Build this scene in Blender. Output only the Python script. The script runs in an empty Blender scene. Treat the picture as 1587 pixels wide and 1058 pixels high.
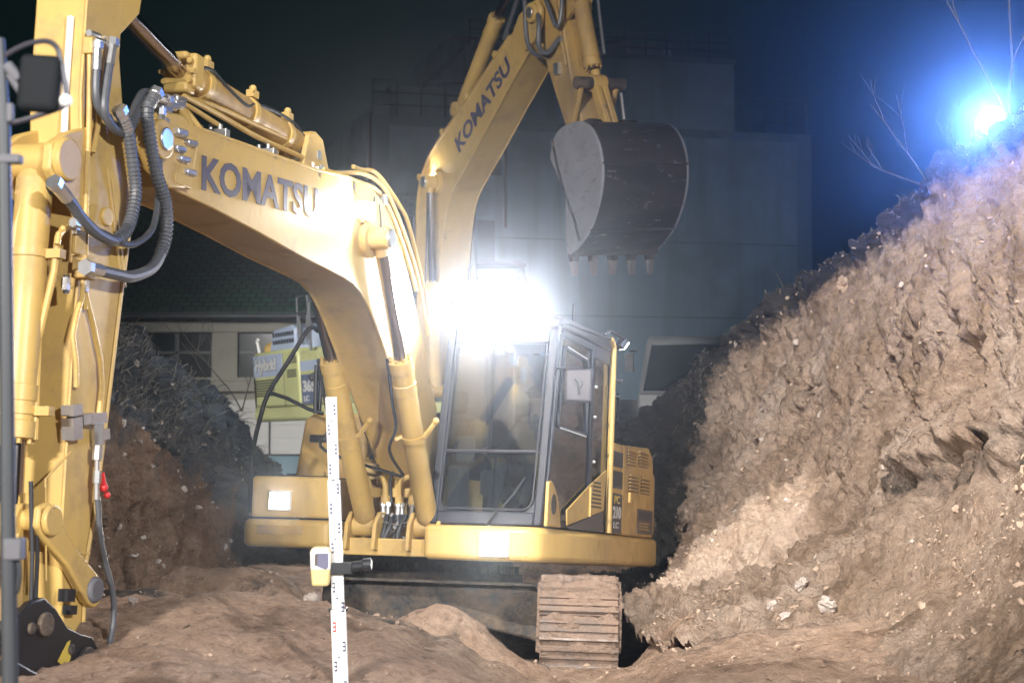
import bpy, bmesh, math, random
from mathutils import Vector, Matrix, noise
S = bpy.context.scene
COL = S.collection
V = Vector
random.seed(7)

# ---------------------------------------------------------------- camera
CAM_Z, CP, FPX = 2.3, 0.045, 2700.0
cd = bpy.data.cameras.new('camera')
cd.sensor_width = 36.0
cd.lens = 36.0 * FPX / 1587.0
cd.clip_start, cd.clip_end = 0.1, 600.0
cd.dof.use_dof = True
cd.dof.focus_distance = 13.0
cd.dof.aperture_fstop = 2.9
cam = bpy.data.objects.new('camera', cd)
COL.objects.link(cam)
cam.location = (0, 0, CAM_Z)
cam.rotation_euler = (math.pi / 2 + CP, 0, 0)
S.camera = cam


def at(px, py, d):
    """a point at distance d along the view axis"""
    a, b = (px - 793.5) / FPX * d, (529 - py) / FPX * d
    c, s = math.cos(CP), math.sin(CP)
    return V((a, c * d - s * b, CAM_Z + s * d + c * b))


# ---------------------------------------------------------------- night sky
w = bpy.data.worlds.new('World')
S.world = w
w.use_nodes = True
nt = w.node_tree
bg = nt.nodes['Background']
bg.inputs['Color'].default_value = (0.11, 0.48, 0.46, 1)
bg.inputs['Strength'].default_value = 0.012
S.view_settings.view_transform = 'Standard'
S.view_settings.look = 'None'
S.view_settings.exposure = 0.0
S.view_settings.gamma = 1.0
S.cycles.use_denoising = True
S.cycles.max_bounces = 8
S.cycles.diffuse_bounces = 3
S.cycles.glossy_bounces = 3
S.cycles.transparent_max_bounces = 12
S.cycles.volume_bounces = 0
S.cycles.sample_clamp_indirect = 30.0


def spot(name, loc, target, watts, color=(1, 1, 1), angle=100, blend=0.6, size=0.08, parent=None):
    d = bpy.data.lights.new(name, 'SPOT')
    d.energy, d.color = watts, color
    d.spot_size, d.spot_blend = math.radians(angle), blend
    d.shadow_soft_size = size
    o = bpy.data.objects.new(name, d)
    COL.objects.link(o)
    o.location = loc
    o.rotation_euler = (V(target) - V(loc)).to_track_quat('-Z', 'Y').to_euler()
    if parent:
        o.parent = parent
    return o


# unseen work lamps behind the camera light the pit; the single ones are added
for i in range(4):
    spot('unseen_site_light', (-10.4 + i * 0.6, -9.0 - i * 0.4, 8.5), (1.0, 17.5, 2.8), 7600, (1.0, 0.94, 0.89), 44, 0.8, 0.14)
spot('unseen_site_light', (-9.5, -3.0, 8.8), (-4.4, 30.0, 2.4), 26000, (1.0, 0.96, 0.9), 20, 0.7, 0.14)  # added fill for the rear machine's side, the house and the hoarding
spot('unseen_site_light', (-3.0, 2.5, 12.0), (3.4, 14.5, 2.9), 21000, (1.0, 0.95, 0.90), 42, 0.8, 0.10)  # added lamp, only to brighten the right bank
spot('unseen_site_light', (6.8, -5.0, 7.0), (-2.6, 13.6, 2.6), 12500, (0.97, 0.97, 1.0), 46, 0.9, 0.2)  # added fill for the left mound and the boom side

# ---------------------------------------------------------------- helpers
def catmull(pts, n=6):
    pts = [V(p) for p in pts]
    if len(pts) < 3:
        return pts
    out = []
    P = [pts[0] * 2 - pts[1]] + pts + [pts[-1] * 2 - pts[-2]]
    for i in range(1, len(P) - 2):
        for k in range(n):
            t = k / n
            out.append(cr(P[i - 1], P[i], P[i + 1], P[i + 2], t))
    out.append(pts[-1])
    return out


def cr(a, b, c, d, t):
    return 0.5 * ((2 * b) + (c - a) * t + (2 * a - 5 * b + 4 * c - d) * t * t + (3 * b - a - 3 * c + d) * t ** 3)


class MB:
    def __init__(s):
        s.bm = bmesh.new()

    def box(s, c, size, rot=None):
        m = Matrix.Translation(V(c)) @ (rot.to_4x4() if rot else Matrix()) @ Matrix.Diagonal(V((size[0], size[1], size[2], 1)))
        bmesh.ops.create_cube(s.bm, size=1.0, matrix=m)
        return s

    def span(s, a, b):
        a, b = V(a), V(b)
        return s.box((a + b) / 2, [abs(x) for x in (b - a)])

    def prism(s, pts, a0, a1, axis='y'):
        def mk(p, a):
            return {'y': (p[0], a, p[1]), 'x': (a, p[0], p[1]), 'z': (p[0], p[1], a)}[axis]
        A = [s.bm.verts.new(mk(p, a0)) for p in pts]
        B = [s.bm.verts.new(mk(p, a1)) for p in pts]
        n = len(pts)
        fs = [s.bm.faces.new(A), s.bm.faces.new(B[::-1])]
        for i in range(n):
            fs.append(s.bm.faces.new((A[i], B[i], B[(i + 1) % n], A[(i + 1) % n])))
        bmesh.ops.recalc_face_normals(s.bm, faces=fs)
        return s

    def loft(s, A, B):
        """solid between two outlines of the same count"""
        A = [s.bm.verts.new(p) for p in A]
        B = [s.bm.verts.new(p) for p in B]
        n = len(A)
        fs = [s.bm.faces.new(A), s.bm.faces.new(B[::-1])]
        for i in range(n):
            fs.append(s.bm.faces.new((A[i], B[i], B[(i + 1) % n], A[(i + 1) % n])))
        bmesh.ops.recalc_face_normals(s.bm, faces=fs)
        return s

    def tube(s, pts, r, n=8, smooth=False, closed=False, k=6):
        pts = catmull(pts, k) if smooth else [V(p) for p in pts]
        if closed:
            pts = pts + [pts[0]]
        m = len(pts)
        rs = r if isinstance(r, (list, tuple)) else [r] * m
        if len(rs) != m:
            rs = [rs[0] + (rs[-1] - rs[0]) * i / (m - 1) for i in range(m)]
        t = (pts[1] - pts[0]).normalized()
        up = V((0, 0, 1)) if abs(t.z) < 0.9 else V((1, 0, 0))
        nrm = (up - t * up.dot(t)).normalized()
        rings = []
        for i in range(m):
            if i == 0:
                tt = pts[1] - pts[0]
            elif i == m - 1:
                tt = pts[-1] - pts[-2]
            else:
                tt = (pts[i + 1] - pts[i]).normalized() + (pts[i] - pts[i - 1]).normalized()
            tt = tt.normalized() if tt.length > 1e-9 else t
            nrm = nrm - tt * nrm.dot(tt)
            nrm.normalize()
            b = tt.cross(nrm)
            t = tt
            rings.append([s.bm.verts.new(pts[i] + (nrm * math.cos(q) + b * math.sin(q)) * rs[i]) for q in [2 * math.pi * j / n for j in range(n)]])
        for i in range(m - 1):
            for j in range(n):
                s.bm.faces.new((rings[i][j], rings[i][(j + 1) % n], rings[i + 1][(j + 1) % n], rings[i + 1][j]))
        s.bm.faces.new(rings[0][::-1])
        s.bm.faces.new(rings[-1])
        return s

    def cyl(s, p0, p1, r0, r1=None, n=20):
        return s.tube([p0, p1], [r0, r0 if r1 is None else r1], n)

    def rings(s, p0, p1, prof, n=24):
        """a lathe along p0-p1: prof = [(t, radius)]"""
        p0, p1 = V(p0), V(p1)
        return s.tube([p0.lerp(p1, t + 1e-4 * i) for i, (t, _) in enumerate(prof)], [r for _, r in prof], n)

    def ball(s, c, r, seg=12, scale=(1, 1, 1)):
        bmesh.ops.create_uvsphere(s.bm, u_segments=seg, v_segments=max(6, seg // 2), radius=r, matrix=Matrix.Translation(V(c)) @ Matrix.Diagonal(V((*scale, 1))))
        return s

    def build(s, name, mt, parent=None, bev=0.0, ang=35, seg=2, xf=None):
        if xf is not None:
            bmesh.ops.transform(s.bm, matrix=xf, verts=s.bm.verts)
        me = bpy.data.meshes.new(name)
        s.bm.to_mesh(me)
        s.bm.free()
        return put(name, me, mt, parent, bev, ang, seg)


def put(name, me, mt, parent=None, bev=0.0, ang=35, seg=2):
    for p in me.polygons:
        p.use_smooth = True
    me.set_sharp_from_angle(angle=math.radians(ang))
    o = bpy.data.objects.new(name, me)
    COL.objects.link(o)
    if mt:
        me.materials.append(mt)
    if parent:
        o.parent = parent
    if bev > 0:
        b = o.modifiers.new('edge', 'BEVEL')
        b.width, b.segments, b.limit_method, b.angle_limit = bev, seg, 'ANGLE', math.radians(40)
        b.harden_normals = False
    return o


def tag(o, label=None, cat=None, group=None, kind=None):
    for k, v in (('label', label), ('category', cat), ('group', group), ('kind', kind)):
        if v:
            o[k] = v
    return o


def thing(name, label, cat, loc=(0, 0, 0), group=None):
    o = bpy.data.objects.new(name, None)
    COL.objects.link(o)
    o.location = loc
    o.empty_display_size = 0.2
    return tag(o, label, cat, group)


def lettering(body, O, U, W, H, mt, parent, name='lettering', bold=0.03, shear=0.0, up=None, depth=0.003):
    """text laid on a surface: O lower-left corner, U reading direction, up the letter height direction"""
    cu = bpy.data.curves.new('txt', 'FONT')
    cu.body, cu.size, cu.offset, cu.extrude, cu.shear = body, 1.0, bold, 0.5, shear
    cu.resolution_u = 3
    to = bpy.data.objects.new('txt', cu)
    COL.objects.link(to)
    dg = bpy.context.evaluated_depsgraph_get()
    me = bpy.data.meshes.new_from_object(to.evaluated_get(dg))
    bpy.data.objects.remove(to)
    xs = [v.co.x for v in me.vertices]
    ys = [v.co.y for v in me.vertices]
    x0, x1, y0, y1 = min(xs), max(xs), min(ys), max(ys)
    O, U, up = V(O), V(U).normalized(), V(up)
    up = up.normalized()
    N = U.cross(up).normalized()
    for v in me.vertices:
        a, b = (v.co.x - x0) / (x1 - x0) * W, (v.co.y - y0) / (y1 - y0) * H
        v.co = O + U * a + up * b + N * (v.co.z * 2 * depth)
    me.name = name
    for m in list(me.materials):
        me.materials.pop()
    return put(name, me, mt, parent, ang=30)


# ---------------------------------------------------------------- materials
def mat(name, col, rough=0.5, metal=0.0, var=0.15, scale=4.0, dirt=None, dirt_amt=0.0, dirt_scale=2.5, bump=0.0, bscale=40.0, spec=0.5):
    m = bpy.data.materials.new(name)
    m.use_nodes = True
    t = m.node_tree
    b = t.nodes['Principled BSDF']
    b.inputs['Roughness'].default_value = rough
    b.inputs['Metallic'].default_value = metal
    b.inputs['Specular IOR Level'].default_value = spec
    tc = t.nodes.new('ShaderNodeTexCoord')
    n1 = t.nodes.new('ShaderNodeTexNoise')
    n1.inputs['Scale'].default_value = scale
    n1.inputs['Detail'].default_value = 6
    t.links.new(tc.outputs['Object'], n1.inputs['Vector'])
    mx = t.nodes.new('ShaderNodeMix')
    mx.data_type = 'RGBA'
    mx.inputs['A'].default_value = (*[c * (1 - var) for c in col], 1)
    mx.inputs['B'].default_value = (*[min(1, c * (1 + var)) for c in col], 1)
    t.links.new(n1.outputs['Fac'], mx.inputs['Factor'])
    out = mx.outputs['Result']
    if dirt_amt > 0:
        n2 = t.nodes.new('ShaderNodeTexNoise')
        n2.inputs['Scale'].default_value = dirt_scale
        n2.inputs['Detail'].default_value = 8
        n2.inputs['Roughness'].default_value = 0.7
        t.links.new(tc.outputs['Object'], n2.inputs['Vector'])
        rp = t.nodes.new('ShaderNodeMapRange')
        rp.inputs['From Min'].default_value = 0.62 - 0.35 * dirt_amt
        rp.inputs['From Max'].default_value = 0.78 - 0.2 * dirt_amt
        rp.inputs['To Max'].default_value = min(1.0, 0.35 + dirt_amt)
        t.links.new(n2.outputs['Fac'], rp.inputs['Value'])
        m2 = t.nodes.new('ShaderNodeMix')
        m2.data_type = 'RGBA'
        t.links.new(rp.outputs['Result'], m2.inputs['Factor'])
        t.links.new(out, m2.inputs['A'])
        m2.inputs['B'].default_value = (*(dirt or (0.2, 0.14, 0.09)), 1)
        out = m2.outputs['Result']
        rr = t.nodes.new('ShaderNodeMapRange')
        rr.inputs['To Min'].default_value = rough
        rr.inputs['To Max'].default_value = min(1, rough + 0.4)
        t.links.new(rp.outputs['Result'], rr.inputs['Value'])
        t.links.new(rr.outputs['Result'], b.inputs['Roughness'])
    t.links.new(out, b.inputs['Base Color'])
    if bump > 0:
        n3 = t.nodes.new('ShaderNodeTexNoise')
        n3.inputs['Scale'].default_value = bscale
        n3.inputs['Detail'].default_value = 5
        t.links.new(tc.outputs['Object'], n3.inputs['Vector'])
        bp = t.nodes.new('ShaderNodeBump')
        bp.inputs['Strength'].default_value = bump
        bp.inputs['Distance'].default_value = 0.02
        t.links.new(n3.outputs['Fac'], bp.inputs['Height'])
        t.links.new(bp.outputs['Normal'], b.inputs['Normal'])
    return m


def glow(name, col, strength):
    m = bpy.data.materials.new(name)
    m.use_nodes = True
    t = m.node_tree
    t.nodes.clear()
    e = t.nodes.new('ShaderNodeEmission')
    e.inputs['Color'].default_value = (*col, 1)
    e.inputs['Strength'].default_value = strength
    o = t.nodes.new('ShaderNodeOutputMaterial')
    t.links.new(e.outputs[0], o.inputs[0])
    m.cycles.emission_sampling = 'NONE'
    return m


def glass(name, tint, rough=0.02, boost=0.03):
    m = bpy.data.materials.new(name)
    m.use_nodes = True
    t = m.node_tree
    t.nodes.clear()
    tr = t.nodes.new('ShaderNodeBsdfTransparent')
    tr.inputs['Color'].default_value = (*tint, 1)
    gl = t.nodes.new('ShaderNodeBsdfGlossy')
    gl.inputs['Roughness'].default_value = rough
    fr = t.nodes.new('ShaderNodeFresnel')
    fr.inputs['IOR'].default_value = 1.5
    ad = t.nodes.new('ShaderNodeMath')
    ad.inputs[1].default_value = boost
    t.links.new(fr.outputs[0], ad.inputs[0])
    mx = t.nodes.new('ShaderNodeMixShader')
    t.links.new(ad.outputs[0], mx.inputs[0])
    t.links.new(tr.outputs[0], mx.inputs[1])
    t.links.new(gl.outputs[0], mx.inputs[2])
    o = t.nodes.new('ShaderNodeOutputMaterial')
    t.links.new(mx.outputs[0], o.inputs[0])
    return m


M = {
    'yellow': mat('yellow_paint', (0.58, 0.39, 0.118), 0.42, var=0.10, scale=1.3, dirt=(0.30, 0.20, 0.11), dirt_amt=0.34, dirt_scale=2.6, bump=0.06, bscale=14),
    'dirty_yellow': mat('worn_yellow_paint', (0.50, 0.315, 0.085), 0.5, var=0.12, scale=2, dirt=(0.25, 0.17, 0.1), dirt_amt=0.4, dirt_scale=2.4, bump=0.1, bscale=20),
    'lime': mat('yellow_green_paint', (0.58, 0.60, 0.27), 0.4, var=0.08, dirt=(0.3, 0.3, 0.16), dirt_amt=0.15),
    'black': mat('black_paint', (0.012, 0.014, 0.017), 0.45, var=0.2),
    'frame': mat('cab_frame_paint', (0.018, 0.021, 0.032), 0.38, var=0.15),
    'steel': mat('dark_dirty_steel', (0.03, 0.03, 0.032), 0.55, metal=0.2, var=0.4, dirt=(0.16, 0.12, 0.085), dirt_amt=0.7, dirt_scale=7, bump=0.9, bscale=24),
    'mud_steel': mat('muddy_track_steel', (0.10, 0.085, 0.075), 0.55, metal=0.3, var=0.4, dirt=(0.27, 0.19, 0.14), dirt_amt=1.0, dirt_scale=3.2, bump=0.9, bscale=26),
    'worn': mat('worn_bright_steel', (0.45, 0.44, 0.43), 0.4, metal=0.9, var=0.3, dirt=(0.25, 0.18, 0.12), dirt_amt=0.3, dirt_scale=9),
    'bucket': mat('bucket_steel', (0.014, 0.012, 0.011), 0.5, metal=0.3, var=0.5, scale=3, dirt=(0.05, 0.036, 0.027), dirt_amt=0.5, dirt_scale=2, bump=0.25),
    'bucket_side': mat('scraped_bucket_steel', (0.30, 0.30, 0.33), 0.5, metal=0.2, var=0.3, scale=3, dirt=(0.2, 0.17, 0.14), dirt_amt=0.25, dirt_scale=5),
    'chrome': mat('chromed_rod', (0.45, 0.40, 0.38), 0.16, metal=1.0, var=0.05),
    'fitting': mat('zinc_fitting', (0.62, 0.62, 0.62), 0.3, metal=0.85, var=0.2, scale=15),
    'rubber': mat('rubber_hose', (0.03, 0.033, 0.038), 0.5, var=0.3, scale=20),
    'rubber_flat': mat('matt_black_plastic', (0.008, 0.01, 0.012), 0.75, var=0.2, spec=0.2),
    'hose': mat('grey_hose_sleeve', (0.085, 0.09, 0.10), 0.42, var=0.25, scale=20),
    'letter': mat('dark_blue_lettering', (0.05, 0.05, 0.11), 0.5, var=0.1),
    'white_letter': mat('white_lettering', (0.62, 0.62, 0.6), 0.5, var=0.1),
    'yellow_letter': mat('yellow_lettering', (0.6, 0.45, 0.08), 0.5, var=0.2),
    'panel': mat('dark_decal_panel', (0.03, 0.033, 0.045), 0.4, var=0.2),
    'sticker': mat('sign_sticker', (0.10, 0.075, 0.06), 0.5, var=0.4, scale=12),
    'paleblue': mat('pale_blue_decal', (0.42, 0.5, 0.66), 0.4, var=0.15),
    'bluegrey': mat('blue_grey_decal', (0.12, 0.15, 0.24), 0.4, var=0.1),
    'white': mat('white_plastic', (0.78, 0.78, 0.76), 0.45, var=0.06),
    'red': mat('red_plastic', (0.6, 0.03, 0.03), 0.4, var=0.1),
    'seat': mat('seat_fabric', (0.05, 0.05, 0.06), 0.9, var=0.3),
    'trim': mat('cab_trim', (0.11, 0.11, 0.12), 0.7, var=0.2),
    'mirror_grey': mat('mirror_housing', (0.035, 0.033, 0.042), 0.45, var=0.1),
    'lens': glow('lamp_lens', (1.0, 0.97, 0.92), 14.0),
    'lens_blue': glow('floodlight_lens', (0.75, 0.87, 1.0), 40.0),
    'cabglass': glass('cab_glass', (0.55, 0.60, 0.63), boost=0.02),
    'doorglass': glass('tinted_door_glass', (0.32, 0.38, 0.40), boost=0.04),
    'concrete': mat('haze_tinted_concrete', (0.27, 0.42, 0.52), 0.85, var=0.12, scale=0.3, dirt=(0.15, 0.2, 0.22), dirt_amt=0.35, dirt_scale=0.25),  # blue of the night haze is put into the wall colour
    'concrete_dark': mat('haze_tinted_grey_concrete', (0.16, 0.27, 0.325), 0.85, var=0.12, scale=0.3),  # darker concrete, the same haze blue mixed into its colour
    'dark': mat('dark_opening', (0.03, 0.033, 0.035), 0.4, var=0.2),
    'rail': mat('railing_steel', (0.05, 0.055, 0.06), 0.5, var=0.2),
    'house': mat('house_render', (0.40, 0.38, 0.32), 0.85, var=0.15, scale=1.0, dirt=(0.25, 0.24, 0.2), dirt_amt=0.3, dirt_scale=0.8),
    'house_glass': mat('dark_window_glass', (0.012, 0.02, 0.022), 0.12, var=0.3, scale=0.8),
    'hoarding': mat('white_hoarding_panel', (0.55, 0.55, 0.53), 0.5, var=0.1, scale=0.6, dirt=(0.35, 0.33, 0.3), dirt_amt=0.25, dirt_scale=1.0),
    'truck': mat('truck_paint', (0.30, 0.31, 0.31), 0.4, var=0.1),
    'bark': mat('twig_bark', (0.028, 0.024, 0.02), 0.8, var=0.3, scale=10),
    'stone': mat('pale_stone', (0.40, 0.345, 0.30), 0.85, var=0.35, scale=6, bump=0.5, bscale=18),
    'mud': mat('caked_mud', (0.21, 0.145, 0.105), 0.95, var=0.4, scale=7, dirt=(0.10, 0.07, 0.05), dirt_amt=0.4, dirt_scale=11, bump=0.8, bscale=45),
    'clod': mat('soil_clod', (0.36, 0.265, 0.195), 0.95, var=0.45, scale=1.5, bump=0.6, bscale=30),
    'straw': mat('dead_grass_blade', (0.17, 0.155, 0.13), 0.8, var=0.5, scale=3),
    'skin': mat('skin', (0.45, 0.26, 0.18), 0.55, var=0.05),
    'cloth': mat('dark_work_jacket', (0.05, 0.055, 0.05), 0.9, var=0.2),
    'trousers': mat('work_trousers', (0.06, 0.065, 0.085), 0.9, var=0.2),
    'helmet': mat('dark_cap', (0.03, 0.03, 0.035), 0.7, var=0.2),
    'glove': mat('work_glove', (0.42, 0.33, 0.26), 0.8, var=0.1),
    'device': mat('yellow_device_case', (0.66, 0.52, 0.22), 0.45, var=0.08),
    'display': mat('device_display', (0.15, 0.15, 0.22), 0.25, var=0.2),
}


def streaks(m, sc, dark):
    t = m.node_tree
    b = t.nodes['Principled BSDF']
    src = b.inputs['Base Color'].links[0].from_socket
    tc = t.nodes.new('ShaderNodeTexCoord')
    mp_ = t.nodes.new('ShaderNodeMapping')
    mp_.inputs['Scale'].default_value = sc
    n = t.nodes.new('ShaderNodeTexNoise')
    n.inputs['Scale'].default_value = 1.0
    n.inputs['Detail'].default_value = 6
    t.links.new(tc.outputs['Object'], mp_.inputs['Vector'])
    t.links.new(mp_.outputs[0], n.inputs['Vector'])
    rr_ = t.nodes.new('ShaderNodeMapRange')
    rr_.inputs['From Min'].default_value, rr_.inputs['From Max'].default_value = 0.48, 0.72
    t.links.new(n.outputs['Fac'], rr_.inputs['Value'])
    mx = t.nodes.new('ShaderNodeMix')
    mx.data_type = 'RGBA'
    mx.inputs['B'].default_value = (*dark, 1)
    t.links.new(rr_.outputs[0], mx.inputs['Factor'])
    t.links.new(src, mx.inputs['A'])
    t.links.new(mx.outputs['Result'], b.inputs['Base Color'])


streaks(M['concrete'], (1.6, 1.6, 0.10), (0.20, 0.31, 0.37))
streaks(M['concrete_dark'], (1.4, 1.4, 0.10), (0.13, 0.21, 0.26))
streaks(M['yellow'], (2.0, 2.0, 0.6), (0.47, 0.31, 0.10))
streaks(M['dirty_yellow'], (2.2, 2.2, 0.6), (0.26, 0.18, 0.09))
def scuffs(m, scale, lo, hi, col, rot=(0.3, 0.5, 0.2), sc=(1, 1, 1)):
    t = m.node_tree
    b = t.nodes['Principled BSDF']
    src = b.inputs['Base Color'].links[0].from_socket
    tc = t.nodes.new('ShaderNodeTexCoord')
    mp_ = t.nodes.new('ShaderNodeMapping')
    mp_.inputs['Rotation'].default_value, mp_.inputs['Scale'].default_value = rot, sc
    n = t.nodes.new('ShaderNodeTexNoise')
    n.inputs['Scale'].default_value, n.inputs['Detail'].default_value, n.inputs['Roughness'].default_value = scale, 8, 0.75
    t.links.new(tc.outputs['Object'], mp_.inputs['Vector'])
    t.links.new(mp_.outputs[0], n.inputs['Vector'])
    rr_ = t.nodes.new('ShaderNodeMapRange')
    rr_.inputs['From Min'].default_value, rr_.inputs['From Max'].default_value = lo, hi
    t.links.new(n.outputs['Fac'], rr_.inputs['Value'])
    mx = t.nodes.new('ShaderNodeMix')
    mx.data_type = 'RGBA'
    mx.inputs['B'].default_value = (*col, 1)
    t.links.new(rr_.outputs[0], mx.inputs['Factor'])
    t.links.new(src, mx.inputs['A'])
    t.links.new(mx.outputs['Result'], b.inputs['Base Color'])


scuffs(M['yellow'], 5, 0.655, 0.70, (0.14, 0.095, 0.05))
scuffs(M['yellow'], 7, 0.66, 0.69, (0.36, 0.27, 0.16), (0.1, 0.9, 0.4), (1, 1, 6))
scuffs(M['dirty_yellow'], 5, 0.62, 0.68, (0.12, 0.085, 0.05))
scuffs(M['bucket'], 6, 0.60, 0.66, (0.16, 0.13, 0.105), (0.2, 0.4, 0.1), (1, 0.35, 1))
scuffs(M['bucket'], 9, 0.62, 0.65, (0.34, 0.32, 0.31), (0.5, 0.2, 0.7), (7, 0.4, 3))
scuffs(M['bucket_side'], 5, 0.58, 0.66, (0.12, 0.10, 0.085), (0.1, 0.6, 0.1), (1, 1, 3))
streaks(M['bucket'], (6, 1.2, 6), (0.035, 0.028, 0.023))


def roof_mat():
    m = mat('roof_tile', (0.03, 0.06, 0.05), 0.6, var=0.3, scale=3)
    t = m.node_tree
    b = t.nodes['Principled BSDF']
    tc = t.nodes.new('ShaderNodeTexCoord')
    br = t.nodes.new('ShaderNodeTexBrick')
    br.inputs['Scale'].default_value = 1.0
    br.inputs['Brick Width'].default_value = 0.30
    br.inputs['Row Height'].default_value = 0.24
    br.inputs['Mortar Size'].default_value = 0.025
    br.inputs['Color1'].default_value = (0.05, 0.10, 0.07, 1)
    br.inputs['Color2'].default_value = (0.03, 0.055, 0.05, 1)
    br.inputs['Mortar'].default_value = (0.006, 0.009, 0.009, 1)
    t.links.new(tc.outputs['UV'], br.inputs['Vector'])
    n = t.nodes.new('ShaderNodeTexNoise')
    n.inputs['Scale'].default_value = 0.35
    t.links.new(tc.outputs['Object'], n.inputs['Vector'])
    r = t.nodes.new('ShaderNodeMapRange')
    r.inputs['From Min'].default_value, r.inputs['From Max'].default_value = 0.45, 0.7
    t.links.new(n.outputs['Fac'], r.inputs['Value'])
    mx = t.nodes.new('ShaderNodeMix')
    mx.data_type = 'RGBA'
    mx.blend_type = 'MULTIPLY'
    t.links.new(r.outputs[0], mx.inputs['Factor'])
    t.links.new(br.outputs['Color'], mx.inputs['A'])
    mx.inputs['B'].default_value = (0.9, 2.2, 1.2, 1)
    t.links.new(mx.outputs['Result'], b.inputs['Base Color'])
    bp = t.nodes.new('ShaderNodeBump')
    bp.inputs['Distance'].default_value = 0.04
    bp.invert = True
    t.links.new(br.outputs['Fac'], bp.inputs['Height'])
    t.links.new(bp.outputs['Normal'], b.inputs['Normal'])
    return m


def soil_mat(name, tans, darks, bump=0.9):
    """earth: attribute 'zone' 0 = subsoil, 1 = dark topsoil; attribute 'damp' = darker patches"""
    m = bpy.data.materials.new(name)
    m.use_nodes = True
    t = m.node_tree
    b = t.nodes['Principled BSDF']
    b.inputs['Roughness'].default_value = 0.95
    b.inputs['Specular IOR Level'].default_value = 0.15
    tc = t.nodes.new('ShaderNodeTexCoord')

    def ns(scale, detail=8, rough=0.65, stretch=None):
        n = t.nodes.new('ShaderNodeTexNoise')
        n.inputs['Scale'].default_value = scale
        n.inputs['Detail'].default_value = detail
        n.inputs['Roughness'].default_value = rough
        if stretch:
            mp_ = t.nodes.new('ShaderNodeMapping')
            mp_.inputs['Rotation'].default_value = stretch[0]
            mp_.inputs['Scale'].default_value = stretch[1]
            t.links.new(tc.outputs['Object'], mp_.inputs['Vector'])
            t.links.new(mp_.outputs[0], n.inputs['Vector'])
        else:
            t.links.new(tc.outputs['Object'], n.inputs['Vector'])
        return n.outputs['Fac']

    def ramp(src, stops):
        r = t.nodes.new('ShaderNodeValToRGB')
        while len(r.color_ramp.elements) < len(stops):
            r.color_ramp.elements.new(0.5)
        for e, (p, c) in zip(r.color_ramp.elements, stops):
            e.position, e.color = p, (*c, 1)
        t.links.new(src, r.inputs[0])
        return r.outputs[0]

    def mix(f, a, c, mode='MIX'):
        x = t.nodes.new('ShaderNodeMix')
        x.data_type = 'RGBA'
        x.blend_type = mode
        if isinstance(f, float):
            x.inputs['Factor'].default_value = f
        else:
            t.links.new(f, x.inputs['Factor'])
        for s_, k in ((a, 'A'), (c, 'B')):
            if isinstance(s_, tuple):
                x.inputs[k].default_value = (*s_, 1)
            else:
                t.links.new(s_, x.inputs[k])
        return x.outputs['Result']

    def rng(src, a, c):
        r = t.nodes.new('ShaderNodeMapRange')
        r.inputs['From Min'].default_value, r.inputs['From Max'].default_value = a, c
        t.links.new(src, r.inputs['Value'])
        return r.outputs[0]
    tan = ramp(ns(0.9), [(0.3, tans[0]), (0.5, tans[1]), (0.7, tans[2])])
    fine = ramp(ns(14, 6, 0.75), [(0.25, (0.45, 0.42, 0.40)), (0.5, (0.95, 0.95, 0.95)), (0.75, (1.35, 1.35, 1.35))])  # grain tones; the dark end paints shade in fine cavities
    tan = mix(1.0, tan, fine, 'MULTIPLY')
    tan = mix(rng(ns(1.1, 8, 0.7, ((0.4, 0, 0.2), (1.3, 1, 0.7))), 0.54, 0.66), tan, tuple(c * 0.62 for c in tans[0]))   # damp brown seams
    tan = mix(rng(ns(30, 3, 0.6), 0.68, 0.74), tan, (0.5, 0.45, 0.40))      # small pale stones
    tan = mix(rng(ns(9.5, 6, 0.85), 0.605, 0.645), tan, tans[3])               # dark clods, and the shade of small holes painted in
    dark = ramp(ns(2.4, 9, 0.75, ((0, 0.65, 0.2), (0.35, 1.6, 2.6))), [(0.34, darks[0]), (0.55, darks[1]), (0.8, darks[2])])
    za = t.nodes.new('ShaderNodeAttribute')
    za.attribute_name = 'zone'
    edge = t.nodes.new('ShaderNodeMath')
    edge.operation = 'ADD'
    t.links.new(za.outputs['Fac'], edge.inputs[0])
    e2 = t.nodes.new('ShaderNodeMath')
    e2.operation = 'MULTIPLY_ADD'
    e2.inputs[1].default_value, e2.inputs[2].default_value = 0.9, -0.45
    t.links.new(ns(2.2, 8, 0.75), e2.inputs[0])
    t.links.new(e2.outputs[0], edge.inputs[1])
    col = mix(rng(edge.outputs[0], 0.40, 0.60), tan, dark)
    t.links.new(col, b.inputs['Base Color'])
    h = t.nodes.new('ShaderNodeMath')
    h.operation = 'MULTIPLY_ADD'
    t.links.new(ns(7, 10, 0.75), h.inputs[0])
    h.inputs[1].default_value = 2.2
    t.links.new(ns(38, 6, 0.7), h.inputs[2])
    bp = t.nodes.new('ShaderNodeBump')
    bp.inputs['Strength'].default_value = bump
    bp.inputs['Distance'].default_value = 0.07
    t.links.new(h.outputs[0], bp.inputs['Height'])
    t.links.new(bp.outputs['Normal'], b.inputs['Normal'])
    return m


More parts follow.
